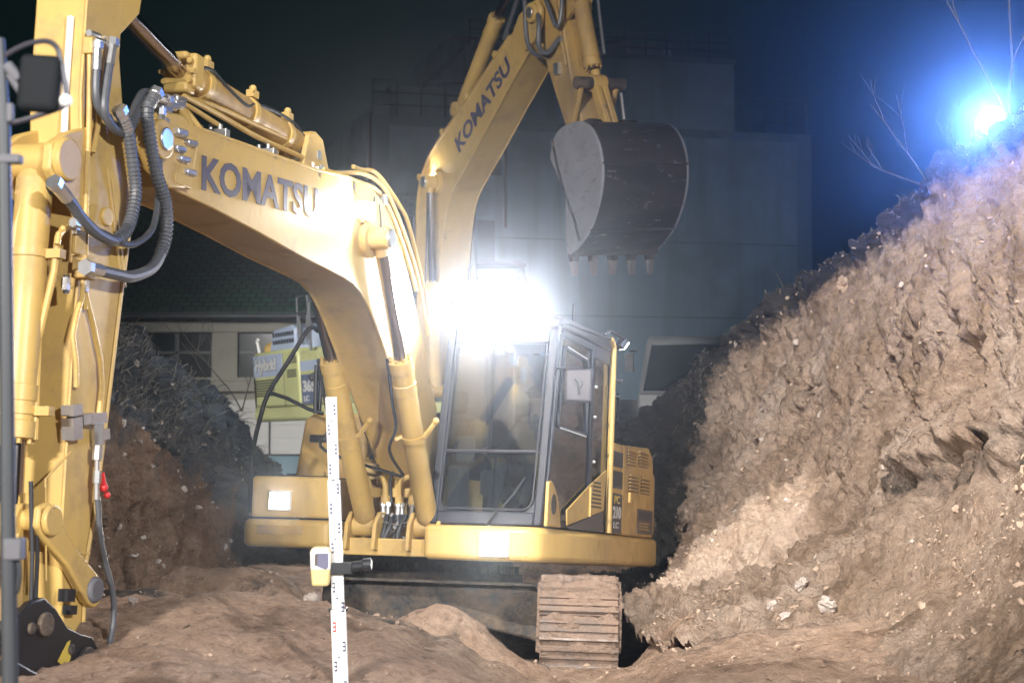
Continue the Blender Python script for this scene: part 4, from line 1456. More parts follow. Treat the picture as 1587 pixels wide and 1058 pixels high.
g.cyl((6.86, 0.29, 1.17), (6.86, 0.325, 1.17), 0.085, n=20)
g.build('link_pin', Y, ex, 0.01)
g = MB()
g.cyl((6.36, -0.2, 0.80), (6.36, 0.31, 0.80), 0.075, n=18)
g.build('link_pin', M['trim'], ex, 0.02)
g = MB()
for yy in (-0.02, 0.12):
    g.prism([(6.80, 1.16), (6.92, 1.16), (7.0, 0.7), (6.97, 0.62), (6.87, 0.62), (6.84, 0.7)], yy - 0.03, yy + 0.03)
g.build('push_link', Y, ex, 0.012)
g = MB()
g.tube([(6.98,0.24,1.37),(6.92,0.24,0.98),(6.9,0.24,0.71)], 0.012, 6)
g.tube([(6.9,0.24,1.19),(6.87,0.24,0.95),(6.86,0.24,0.72)], 0.012, 6)
g.build('link_hose', M['rubber'], ex)
# black quick coupler with a curved bracket
CO = [(7.10, 0.66), (6.98, 0.74), (6.86, 0.76), (6.74, 0.70), (6.62, 0.60), (6.48, 0.56), (6.36, 0.54), (6.28, 0.46), (6.28, 0.36), (6.36, 0.26), (6.5, 0.18), (6.8, 0.15), (7.05, 0.22), (7.16, 0.42)]
g = MB()
for yy in (-0.17, 0.27):
    g.prism(CO, yy - 0.025, yy + 0.025)
g.prism([(7.05, 0.25), (6.5, 0.22), (6.5, 0.34), (7.05, 0.4)], -0.15, 0.25)
g.tube([(7.12, 0.30, 0.42), (6.95, 0.30, 0.36), (6.70, 0.30, 0.30)], 0.025, 8)
qc = g.build('quick_coupler', M['black'], ex, 0.012)
g = MB()
g.cyl((6.85, -0.22, 0.62), (6.85, 0.32, 0.62), 0.065, n=18)
g.cyl((6.42, -0.22, 0.42), (6.42, 0.32, 0.42), 0.07, n=18)
g.cyl((6.97, -0.22, 0.60), (6.97, 0.31, 0.60), 0.035, n=14)
g.cyl((6.58, -0.22, 0.48), (6.58, 0.31, 0.48), 0.03, n=14)
g.build('coupler_pin', M['steel'], qc, 0.008)
g = MB()
zp = [(6.70, 0.42), (6.62, 0.52), (6.59, 0.53), (6.61, 0.45), (6.60, 0.47), (6.575, 0.44), (6.61, 0.375), (6.63, 0.38), (6.63, 0.425), (6.66, 0.40)]
g.prism(zp, 0.296, 0.299)
g.build('coupler_mark', M['yellow_letter'], qc)
# hoses looping from boom to arm
for pts, r, rib in (([(6.71,0.3,3.79),(6.69,0.3,3.54),(6.61,0.3,3.46),(6.46,0.3,3.43),(6.33,0.3,3.5),(6.26,0.3,3.62),(6.19,0.3,3.7),(6.06,0.3,3.72)], 0.024, 0), ([(6.61,0.33,3.84),(6.64,0.33,3.63),(6.64,0.33,3.46),(6.5,0.33,3.39),(6.37,0.33,3.43),(6.25,0.33,3.6),(6.14,0.33,3.69),(6,0.33,3.71)], 0.026, 0), ([(7.09,0.36,2.93),(6.95,0.36,2.87),(6.84,0.36,2.81),(6.68,0.36,2.76),(6.49,0.36,2.76),(6.36,0.36,2.87),(6.31,0.36,3.07),(6.37,0.36,3.26),(6.43,0.36,3.4),(6.5,0.36,3.47)], 0.033, 1), ([(6.84,0.34,2.78),(6.59,0.34,2.78),(6.38,0.34,2.76),(6.21,0.34,2.8),(6.05,0.34,2.93),(6.02,0.34,3.17),(6.04,0.34,3.44),(6.04,0.34,3.58)], 0.02, 0), ([(6.76,0.38,2.55),(6.53,0.38,2.56),(6.32,0.38,2.58),(6.09,0.38,2.68),(5.98,0.38,2.86),(5.99,0.38,3.06),(6.12,0.38,3.22),(6.22,0.38,3.41),(6.27,0.38,3.57),(6.21,0.38,3.66)], 0.034, 1)):
    g = MB()
    cp2 = catmull(pts, 8)
    g.tube(cp2, r, 10)
    h_ = g.build('hose', M['hose'], ex)
    if rib:
        g = MB()
        cp3 = catmull(pts, 60)
        acc, last = 0.0, cp3[0]
        L_ = sum((b - a).length for a, b in zip(cp3, cp3[1:]))
        tot = 0
        for a, b in zip(cp3, cp3[1:]):
            tot += (b - a).length
            acc += (b - a).length
            if acc > 0.024 and tot > L_ * 0.45:
                u = (b - a).normalized()
                g.rings(b - u * 0.006, b + u * 0.006, [(0, r * 1.0), (0.3, r * 1.22), (0.7, r * 1.22), (1, r * 1.0)], 10)
                acc = 0
        g.build('spiral_guard', M['hose'], h_)
    g = MB()
    for i0, i1 in ((0, 1), (-1, -2)):
        a, b = cp2[i0], cp2[i1]
        u = (b - a).normalized()
        g.cyl(a - u * 0.03, a + u * 0.10, r * 1.15, n=8)
        g.cyl(a - u * 0.06, a - u * 0.02, r * 1.4, n=6)
    g.build('hose_end', M['fitting'], h_)
g = MB()
g.ball(V([(6.86,0.18,3)][0]), 0.055, 10)
g.cyl(V([(6.86,0.16,3)][0]), V([(6.8,0.21,2.97)][0]), 0.042, n=8)
g.build('swivel_joint', M['black'], ex)
# line down to the coupler with its red valve
g = MB()
g.tube([(6.41,0.3,1.31),(6.37,0.3,1.14),(6.29,0.3,0.96),(6.2,0.3,0.81),(6.16,0.3,0.65),(6.2,0.3,0.47),(6.31,0.3,0.38),(6.5,0.3,0.34),(6.66,0.3,0.31)], 0.017, 8, smooth=True)
g.build('breaker_hose', M['hose'], ex)
g = MB()
g.tube([(6.44,0.3,1.6),(6.44,0.3,1.52)], 0.03, 8)
g.tube([(6.44,0.3,1.53),(6.42,0.3,1.3)], 0.016, 8)
g.tube([(6.43,0.3,1.46),(6.43,0.3,1.39)], 0.024, 6)
g.build('hose_coupling', M['fitting'], ex)
g = MB()
g.tube([(6.4,0.31,1.45),(6.37,0.31,1.38)], 0.016, 8)
g.ball(V([(6.37,0.31,1.37)][0]), 0.026, 10)
g.ball(V([(6.33,0.31,1.33)][0]), 0.02, 10)
g.build('stop_valve', M['red'], ex)
g = MB()
g.ball(V([(6.44,0.3,1.55)][0]), 0.026, 8)
g.build('valve_nut', M['black'], ex)

# hoses and elbows at the boom foot
g = MB()
g.span((1.12, -0.32, 1.545), (1.22, 0.24, 1.63))
g.span((1.05, -0.20, 1.62), (1.18, -0.02, 1.85))
g.span((0.95, -0.42, 1.14), (1.0, 0.33, 1.9))
man = g.build('manifold', Y, ex, 0.01)
ys_ = (-0.27, -0.16, -0.11, 0.0, 0.05, 0.15)
g = MB()
for i, yy in enumerate((-0.25, -0.10, 0.03, 0.15)):
    sgn = -1 if i < 2 else 1
    g.tube([(1.24, yy, 1.55), (1.25, yy, 1.64), (1.24, yy + sgn * 0.03, 1.70), (1.20, yy + sgn * 0.08, 1.72), (1.12, yy + sgn * 0.11, 1.66)], 0.026, 8, smooth=True)
    g.cyl((1.24, yy, 1.49), (1.24, yy, 1.56), 0.04, n=8)
g.build('elbow_pipe', Y, man)
g = MB()
for yy in (-0.25, -0.115, -0.07, 0.02, 0.06, 0.15):
    g.cyl((1.25, yy, 1.38), (1.245, yy, 1.50), 0.022, n=8)
    g.cyl((1.25, yy, 1.47), (1.245, yy, 1.50), 0.03, n=6)
g.build('hose_fitting', M['fitting'], man)
rr = random.Random(3)
g = MB()
for i, yy in enumerate((-0.25, -0.115, -0.07, 0.02, 0.06, 0.15, -0.18, 0.10, -0.02)):
    dx = rr.uniform(-0.02, 0.06)
    e = yy * 0.6 + rr.uniform(-0.08, 0.08)
    g.tube([(1.25, yy, 1.40), (1.27 + dx, yy + rr.uniform(-0.02, 0.02), 1.30), (1.30 + dx, (yy + e) / 2 + rr.uniform(-0.05, 0.05), 1.20), (1.27 + dx, e, 1.135), (1.12, e + rr.uniform(-0.08, 0.08), 1.12), (0.95, e, 1.16)], 0.022, 8, smooth=True)
g.tube([(1.12, -0.45, 2.45), (1.13, -0.38, 2.2), (1.1, -0.28, 1.98), (1.08, -0.18, 1.9)], 0.03, 8, smooth=True)
g.tube([(1.1, -0.40, 2.5), (1.12, -0.32, 2.15), (1.1, -0.24, 1.98), (1.08, -0.12, 1.9)], 0.026, 8, smooth=True)
g.tube([(1.0, 0.0, 2.2), (1.2, -0.02, 1.85), (1.24, -0.06, 1.7), (1.22, -0.05, 1.5)], 0.014, 6, smooth=True)
g.build('hydraulic_hose', M['rubber'], ex)
g = MB()
for k in range(26):
    g.cyl((1.31, rr.uniform(-0.2, 0.2), rr.uniform(1.12, 1.38)), (1.33, rr.uniform(-0.2, 0.2), rr.uniform(1.12, 1.38)), 0.006, n=5) if k < 4 else g.box((1.30 + rr.uniform(-.03, .03), rr.uniform(-0.22, 0.22), rr.uniform(1.12, 1.4)), (0.02, 0.03, 0.02), Matrix.Rotation(rr.uniform(0, 3), 3, 'X'))
g.build('hose_clip', M['fitting'], man)
g = MB()
g.span((1.02, -0.30, 1.87), (1.16, -0.08, 1.91))
g.build('boom_stop', M['frame'], ex, 0.006)

# ---- the operator
def skin_figure(name, verts, edges, radii, root=0, levels=2):
    me = bpy.data.meshes.new(name)
    me.from_pydata([V(v) for v in verts], edges, [])
    o = bpy.data.objects.new(name, me)
    COL.objects.link(o)
    sk = o.modifiers.new('skin', 'SKIN')
    sk.use_smooth_shade = True
    for i, sv in enumerate(me.skin_vertices[0].data):
        sv.radius = (radii[i], radii[i]) if not isinstance(radii[i], tuple) else radii[i]
        sv.use_root = i == root
    o.modifiers.new('sub', 'SUBSURF').levels = levels
    o.modifiers['sub'].render_levels = levels
    dg = bpy.context.evaluated_depsgraph_get()
    m2 = bpy.data.meshes.new_from_object(o.evaluated_get(dg))
    bpy.data.objects.remove(o)
    m2.name = name
    return m2


def operator():
    yc = 0.83
    vs = [(0.0, yc, 1.80), (-0.03, yc, 2.0), (-0.04, yc, 2.18), (-0.03, yc, 2.30), (-0.01, yc, 2.38), (0.02, yc, 2.48), (0.025, yc, 2.58)]
    es = [(0, 1), (1, 2), (2, 3), (3, 4), (4, 5), (5, 6)]
    rs = [(0.15, 0.12), (0.14, 0.11), (0.16, 0.11), (0.10, 0.08), 0.055, 0.085, 0.075]
    for s in (1, -1):
        b = len(vs)
        vs += [(-0.03, yc + s * 0.19, 2.24), (0.10, yc + s * 0.28, 2.02), (0.36, yc + s * 0.32, 1.985), (0.43, yc + s * 0.32, 1.99)]
        rs += [0.068, 0.052, 0.038, 0.03]
        es += [(2, b), (b, b + 1), (b + 1, b + 2), (b + 2, b + 3)]
        b = len(vs)
        vs += [(0.05, yc + s * 0.10, 1.79), (0.50, yc + s * 0.15, 1.86), (0.74, yc + s * 0.13, 1.50), (0.90, yc + s * 0.13, 1.465)]
        rs += [0.095, 0.065, 0.045, 0.035]
        es += [(0, b), (b, b + 1), (b + 1, b + 2), (b + 2, b + 3)]
    me = skin_figure('person', vs, es, rs)
    for v in me.vertices:                         # face: brow, nose, chin
        c = v.co
        if c.z > 2.40 and c.x > 0.06:
            d = abs(c.y - yc)
            c.x += 0.022 * math.exp(-(d / 0.014) ** 2 - ((c.z - 2.485) / 0.02) ** 2) + 0.008 * math.exp(-(d / 0.03) ** 2 - ((c.z - 2.43) / 0.018) ** 2)
            c.x -= 0.008 * math.exp(-((d - 0.03) / 0.014) ** 2 - ((c.z - 2.51) / 0.014) ** 2)
    o = put('person', me, M['cloth'], None, ang=180)
    for k in ('trousers', 'skin'):
        me.materials.append(M[k])
    for p in me.polygons:
        c = p.center
        p.material_index = 2 if c.z > 2.36 else (1 if (c.z < 1.86 and c.x > 0.02 and abs(c.y - yc) < 0.24) else 0)
    tag(o, 'person in dark work clothes and cap seated inside the lit cab, hands on the levers', 'person')
    cap = MB()
    cap.ball((0.02, yc, 2.56), 0.098, 18, (1.05, 0.92, 0.75))
    cap.box((0.12, yc, 2.555), (0.10, 0.14, 0.012))
    cap.build('cap', M['helmet'], o, 0.004)
    for s in (1, -1):
        y0 = yc + s * 0.32
        hv = [(0.43, y0, 1.99), (0.48, y0, 1.995), (0.52, y0, 1.995)]
        he = [(0, 1), (1, 2)]
        hr = [0.026, (0.032, 0.018), (0.034, 0.016)]
        for k in range(4):
            b = len(hv)
            q = (k - 1.5) * 0.017
            ln = (0.026, 0.030, 0.028, 0.022)[k]
            hv += [(0.53, y0 - s * 0.012, 1.995 + q), (0.53 + ln, y0 - s * 0.025, 1.995 + q), (0.53 + ln * 0.9, y0 - s * 0.05, 1.992 + q)]
            hr += [0.0095, 0.009, 0.008]
            he += [(2, b), (b, b + 1), (b + 1, b + 2)]
        b = len(hv)
        hv += [(0.49, y0 - s * 0.03, 2.02), (0.515, y0 - s * 0.045, 2.03)]
        hr += [0.011, 0.0095]
        he += [(1, b), (b, b + 1)]
        g_ = skin_figure('glove', hv, he, hr)
        put('glove', g_, M['glove'], o, ang=180)
    o.location, o.rotation_euler = LOC1, ROT1


operator()

# ---- the excavator standing behind
LOC2, ROT2, _ = pose(R2ROWS, R2LOC)
e2 = thing('excavator', 'second excavator behind, boom raised and bucket hanging high in front of the concrete building', 'excavator', LOC2, 'yellow excavators on the site')
e2.rotation_euler = ROT2
e2.scale = (1.12, 1.12, 1.12)
bpy.context.view_layer.update()
undercarriage(e2, -0.35, 0.6, 1.15, False)
L = M['lime']
d = MB()
d.span((-2.6, -1.2, 1.06), (1.35, 1.2, 1.2))
d.build('deck', L, e2, 0.01)
for sd in (1, -1):
    d = MB()
    d.span((-2.7, sd * 0.5, 1.06), (1.45, sd * 1.37, 1.27))
    d.build('side_skirt', L, e2, 0.06, seg=3)
d = MB()
d.prism([(-2.3, -1.36), (-2.3, 1.36), (-2.7, 1.34), (-2.98, 1.15), (-3.1, 0.5), (-3.1, -0.5), (-2.98, -1.15), (-2.7, -1.34)], 1.06, 2.06, 'z')
d.build('counterweight', L, e2, 0.09, seg=4)
d = MB()
d.prism([(-2.55, 1.28), (-0.85, 1.28), (-0.85, 2.02), (-0.95, 2.10), (-2.55, 2.10)], -1.372, 1.2)
hood = d.build('engine_hood', L, e2, 0.04, seg=3)
d = MB()
d.prism([(-0.83, 1.28), (0.45, 1.28), (0.45, 1.9), (0.3, 2.02), (-0.83, 2.05)], -1.36, -0.5)
tk = d.build('fuel_tank', L, e2, 0.04, seg=3)
d = MB()
d.span((0.60, -1.36, 1.28), (1.42, -0.55, 1.74))
tb = d.build('tool_box', L, e2, 0.03)
d = MB()
for (x0, x1, z0, z1, n) in ((-1.19, -0.90, 1.89, 2.0, 4), (-1.28, -0.93, 1.69, 1.81, 4), (-2.56, -1.80, 1.44, 1.70, 7)):
    for k in range(n):
        z = z0 + (z1 - z0) * k / n
        d.span((x0, -1.3735, z), (x1, -1.36, z + (z1 - z0) / n * 0.62))
d.build('vent', M['black'], hood)
d = MB()
d.span((-1.42, -1.3745, 1.29), (-1.41, -1.36, 2.05))
d.span((-2.60, -1.3745, 1.29), (-2.59, -1.36, 2.05))
d.build('panel_seam', M['black'], hood)
d = MB()
d.span((-2.58, -1.376, 1.73), (-1.44, -1.36, 2.05))
dc = d.build('decal_panel', M['paleblue'], hood)
lettering('Hybrid', (-2.52, -1.377, 1.76), (1, 0, 0), 0.86, 0.24, M['white_letter'], dc, 'lettering', 0.05, shear=0.2, up=(0, 0, 1))
lettering('Hybrid', (-2.51, -1.3765, 1.748), (1, 0, 0), 0.88, 0.26, M['bluegrey'], dc, 'letter_shadow', 0.09, shear=0.2, up=(0, 0, 1), depth=0.001)
d = MB()
d.span((-0.80, -1.364, 1.29), (-0.10, -1.35, 1.71))
d.build('decal_panel', M['bluegrey'], tk)
d = MB()
d.span((-0.80, -1.364, 1.76), (-0.10, -1.35, 1.90))
d.build('decal_stripe', M['paleblue'], tk)
lettering('365', (-0.74, -1.3645, 1.46), (1, 0, 0), 0.44, 0.17, M['white_letter'], tk, 'model_number', 0.04, up=(0, 0, 1))
lettering('LC', (-0.72, -1.3645, 1.33), (1, 0, 0), 0.18, 0.08, M['white_letter'], tk, 'model_letters', 0.03, up=(0, 0, 1))
lettering('KOMATSU', (0.74, -1.361, 1.47), (1, 0, 0), 0.60, 0.09, M['letter'], tb, 'lettering', 0.04, up=(0, 0, 1))
d = MB()
d.prism([(-2.35, 2.10), (-1.35, 2.10), (-1.30, 2.40), (-1.45, 2.46), (-2.15, 2.42)], -1.2, -0.5)
gd = d.build('step_guard', M['paleblue'], e2, 0.03)
d = MB()
for k in range(2):
    for i in range(8):
        x = -2.16 + 0.105 * i
        d.span((x, -1.21, 2.20 + 0.11 * k), (x + 0.065, -1.19, 2.26 + 0.11 * k))
d.build('step_hole', M['black'], gd)
d = MB()
d.ball((-2.62, -1.0, 2.14), 0.17, 14, (1.1, 1, 0.8))
d.build('air_intake', M['yellow'], e2)
d = MB()
d.tube([(-2.95, -1.1, 2.0), (-2.95, -1.15, 2.3), (-2.9, -1.15, 2.32)], 0.025, 6)
d.build('hook', M['white'], e2)
d = MB()
for x0, x1, z0, z1 in ((-1.17, -0.78, 2.2, 2.84), (-1.10, -0.84, 2.2, 2.56)):
    d.tube([(x0, -1.2, z0), (x0, -1.2, z1), (x1, -1.2, z1), (x1, -1.2, z0)], 0.018, 6)
d.tube([(-1.17, -1.2, 2.61), (-0.78, -1.2, 2.61)], 0.018, 6)
d.tube([(-0.75, -1.2, 2.0), (-0.72, -1.2, 2.75), (-0.3, -1.2, 2.75), (0.4, -1.25, 2.4), (1.2, -1.3, 2.2), (1.42, -1.3, 1.8), (1.44, -1.3, 1.3)], 0.02, 6)
d.tube([(-0.3, -1.2, 2.75), (-0.3, -1.2, 2.0)], 0.018, 6)
d.tube([(0.4, -1.25, 2.4), (0.4, -1.25, 1.95)], 0.018, 6)
d.build('handrail', M['rail'], e2)
for yy, z in ((0.78, 0), ):
    cab(e2, 0.36, 1.345)
g = MB()
g.span((-0.58, 0.37, 1.42), (1.0, 0.376, 3.0))
g.span((-0.58, 1.335, 1.42), (1.0, 1.341, 3.0))
g.build('side_window', M['doorglass'], e2)
g = MB()
g.box((0.05, 0.85, 1.62), (0.5, 0.52, 0.2))
g.box((-0.22, 0.85, 2.05), (0.14, 0.50, 0.8), Matrix.Rotation(-0.15, 3, 'Y'))
g.build('operator_seat', M['seat'], e2, 0.05)
DL = 0.5235
ROTB = Matrix.Translation((0.9, 0, 1.65)) @ Matrix.Rotation(-DL, 4, 'Y') @ Matrix.Translation((-0.9, 0, -1.65))


def rb2(x, y, z):
    return ROTB @ V((x, y, z))


boom2 = boom_part(e2, 0.0, 0.21, ROTB)
a, b_ = rb2(3.45, -0.2115, 3.385), rb2(5.2, -0.2115, 3.345)
lettering('KOMATSU', a, b_ - a, 1.70, 0.225, M['letter'], boom2, 'lettering', 0.028, up=rb2(3.45, 0, 4.4) - rb2(3.45, 0, 3.4))
for sd in (1, -1):
    foot, tip = V((1.30, sd * 0.30, 1.35)), rb2(2.72, sd * 0.32, 3.48)
    cylinder(e2, foot, foot.lerp(tip, 0.52), tip, 0.09, 0.052)
g = MB()
for yy in (-0.16, -0.06, 0.06, 0.14):
    g.tube([rb2(x, yy, z) for x, z in ((1.75, 3.42), (2.1, 3.75), (2.5, 3.93), (3.0, 3.95), (4.0, 3.86), (5.3, 3.76))], 0.02, 8, smooth=True)
    g.tube([rb2(1.75, yy, 3.42), rb2(1.3, yy, 2.75), rb2(1.0, yy, 2.3)], 0.02, 8)
bpp = g.build('boom_pipe', M['yellow'], e2)
g = MB()
for x, z in ((2.3, 3.88), (3.2, 3.94), (4.0, 3.87), (4.9, 3.80)):
    for yy in (-0.16, 0.14):
        p = rb2(x, yy, z)
        g.box(p, (0.07, 0.09, 0.09), Matrix.Rotation(-DL, 3, 'Y'))
g.build('pipe_clip', M['yellow'], bpp, 0.005)
g = MB()
g.tube([rb2(2.45, -0.25, 3.48), rb2(2.2, -0.26, 3.15), rb2(1.8, -0.26, 2.7), rb2(1.5, -0.26, 2.3)], 0.012, 6, smooth=True)
g.tube([rb2(1.9, -0.24, 3.5), rb2(1.7, -0.24, 3.2), rb2(1.3, -0.24, 2.6)], 0.016, 6, smooth=True)
g.build('boom_hose', M['rubber'], e2)
# arm cylinder above boom, mostly out of the picture
cylinder(e2, rb2(3.55, 0, 4.05), rb2(5.0, 0, 4.35), V((4.30, 0, 6.85)), 0.1, 0.06)
A2 = [(4.36, 6.9), (4.30, 6.1), (4.42, 5.55), (4.51, 5.12), (4.67, 4.74), (4.86, 4.30), (4.95, 4.12), (5.1, 4.08), (5.22, 4.16), (5.22, 4.30), (5.10, 4.7), (5.03, 4.95), (4.95, 5.4), (4.86, 5.95), (4.72, 6.9)]
g = MB()
g.prism(A2, -0.17, 0.17)
arm2 = g.build('arm', M['dirty_yellow'], e2, 0.02)
g = MB()
for yy in (-0.1, 0.1):
    g.prism([(4.85, 5.95), (5.1, 5.85), (5.14, 5.70), (4.92, 5.6)], yy - 0.03, yy + 0.03)
g.tube([(4.80, -0.19, 6.0), (4.92, -0.19, 5.3), (4.98, -0.19, 5.05)], 0.02, 6)
g.build('cylinder_lug', M['dirty_yellow'], arm2, 0.01)
cylinder(e2, (5.08, 0, 5.85), (5.26, 0, 4.98), (5.33, 0, 4.78), 0.10, 0.055, 'dirty_yellow')
g = MB()
for yy in (-0.24, 0.24):
    pts = [(5.30, 4.86), (5.40, 4.80), (5.36, 4.70), (5.05, 4.14), (4.95, 4.12), (4.93, 4.22), (5.24, 4.80)]
    g.prism(pts, yy - 0.03, yy + 0.03)
g.build('tilt_link', M['dirty_yellow'], e2, 0.012)
g = MB()
g.cyl((5.33, -0.3, 4.78), (5.33, 0.36, 4.78), 0.075, n=18)
g.cyl((5.1, -0.3, 4.2), (5.1, 0.3, 4.2), 0.08, n=18)
g.build('link_pin', M['steel'], e2, 0.01)
g = MB()
for yy in (-0.05, 0.05):
    g.prism([(5.27, 4.80), (5.40, 4.80), (5.62, 4.22), (5.5, 4.18)], yy - 0.035, yy + 0.035)
g.build('push_link', M['dirty_yellow'], e2, 0.01)
g = MB()
g.tube([(5.40, 0.27, 4.66), (5.44, 0.27, 4.2)], 0.022, 8)
g.build('bright_rod', M['worn'], e2)
g = MB()
g.box((4.88, -0.19, 5.38), (0.10, 0.05, 0.06))
g.box((4.78, -0.19, 5.05), (0.10, 0.06, 0.14))
g.box((5.20, 0.10, 5.12), (0.08, 0.08, 0.1))
g.build('hose_fitting', M['fitting'], arm2)
g = MB()
g.tube([rb2(5.5, -0.18, 3.72), (4.55, -0.28, 5.75), (4.62, -0.33, 5.35), (4.72, -0.28, 5.25), (4.86, -0.2, 5.38)], 0.032, 8, smooth=True)
g.tube([(4.45, -0.2, 6.3), (4.85, -0.3, 5.75), (4.98, -0.28, 5.5), (5.05, -0.24, 5.75), (5.0, -0.2, 6.2)], 0.026, 8, smooth=True)
g.tube([rb2(5.2, -0.18, 3.8), (4.2, -0.26, 6.1), (4.3, -0.3, 5.5), (4.4, -0.26, 5.3), (4.6, -0.2, 5.25)], 0.03, 8, smooth=True)
g.tube([(5.16, 0.17, 6.3), (5.20, 0.18, 5.6), (5.24, 0.18, 5.15)], 0.02, 6, smooth=True)
g.build('hose', M['hose'], e2)
# bucket
SH = [(5.12, 3.93), (5.22, 4.14), (5.45, 4.25), (5.80, 4.25), (6.02, 4.15), (6.16, 3.95), (6.21, 3.72), (6.17, 3.48), (6.05, 3.24), (5.86, 3.02), (5.62, 2.87), (5.42, 2.79)]


SH = [(p.x, p.y) for p in catmull([(x, z, 0) for x, z in SH], 3)]


def offset_in(P, t):
    c = V((5.6, 3.6))
    return [tuple(V(p) + (c - V(p)).normalized() * t) for p in P]


g = MB()
inner = offset_in(SH, 0.03)
g.prism(SH + inner[::-1], -0.56, 0.56)
bk = g.build('bucket', M['bucket'], e2, 0.004, ang=40)
g = MB()
for sd in (1, -1):
    g.prism(SH[0:1] + [(5.25, 3.72), (5.40, 3.45), (5.36, 3.05), (5.36, 2.80)] + SH[::-1][:-1], sd * 0.545, sd * 0.585)
g.build('side_plate', M['bucket_side'], bk, 0.006)
g = MB()
g.tube([(5.2, -0.59, 4.12), (5.36, -0.59, 3.6), (5.58, -0.59, 3.15), (5.66, -0.59, 2.92)], 0.018, 6)
g.build('side_rib', M['bucket'], bk)
g = MB()
for i in (18, 27):
    x, z = SH[i]
    g.span((x - 0.02, -0.57, z - 0.012), (x + 0.016, 0.57, z + 0.012))
g.span((5.38, -0.57, 2.77), (5.52, 0.57, 2.83))
g.build('wear_strip', M['bucket'], bk, 0.004)
g = MB()
for yy in (-0.24, 0.24):
    g.prism([(4.98, 4.14), (5.04, 4.28), (5.16, 4.30), (5.5, 4.34), (5.68, 4.30), (5.75, 4.22), (5.2, 4.08)], yy - 0.035, yy + 0.035)
g.build('bucket_ear', M['bucket'], bk, 0.008)
for k in range(5):
    yy = -0.52 + 0.26 * k
    g = MB()
    g.loft([(5.35, yy - 0.055, 2.84), (5.47, yy - 0.055, 2.84), (5.47, yy + 0.055, 2.84), (5.35, yy + 0.055, 2.84)],
           [(5.36, yy - 0.045, 2.70), (5.43, yy - 0.045, 2.70), (5.43, yy + 0.045, 2.70), (5.36, yy + 0.045, 2.70)])
    th = g.build('tooth', M['bucket'], bk, 0.006)
    g = MB()
    g.loft([(5.365, yy - 0.05, 2.71), (5.435, yy - 0.05, 2.71), (5.435, yy + 0.05, 2.71), (5.365, yy + 0.05, 2.71)],
           [(5.37, yy - 0.035, 2.545), (5.385, yy - 0.035, 2.545), (5.385, yy + 0.035, 2.545), (5.37, yy + 0.035, 2.545)])
    g.build('tooth_cap', M['worn'], th, 0.006)
# its lamps
p = rb2(2.55, -0.25, 3.62)
lamp(e2, p, (0.10, 0.10), (0.8, -0.5, 0.3), 0, p + V((1, -.5, .5)), housing='frame', lit=False)
spot('boom_lamp_light', p + V((0.08, -0.09, 0.03)), rb2(4.0, -0.22, 3.4), 26, (1, 0.95, 0.88), 165, 0.4, 0.04, e2)
spot('deck_lamp_light', (1.5, -0.95, 1.85), rb2(2.3, -0.2, 3.2), 75, (0.95, 0.97, 1.0), 90, 0.6, 0.05, e2)
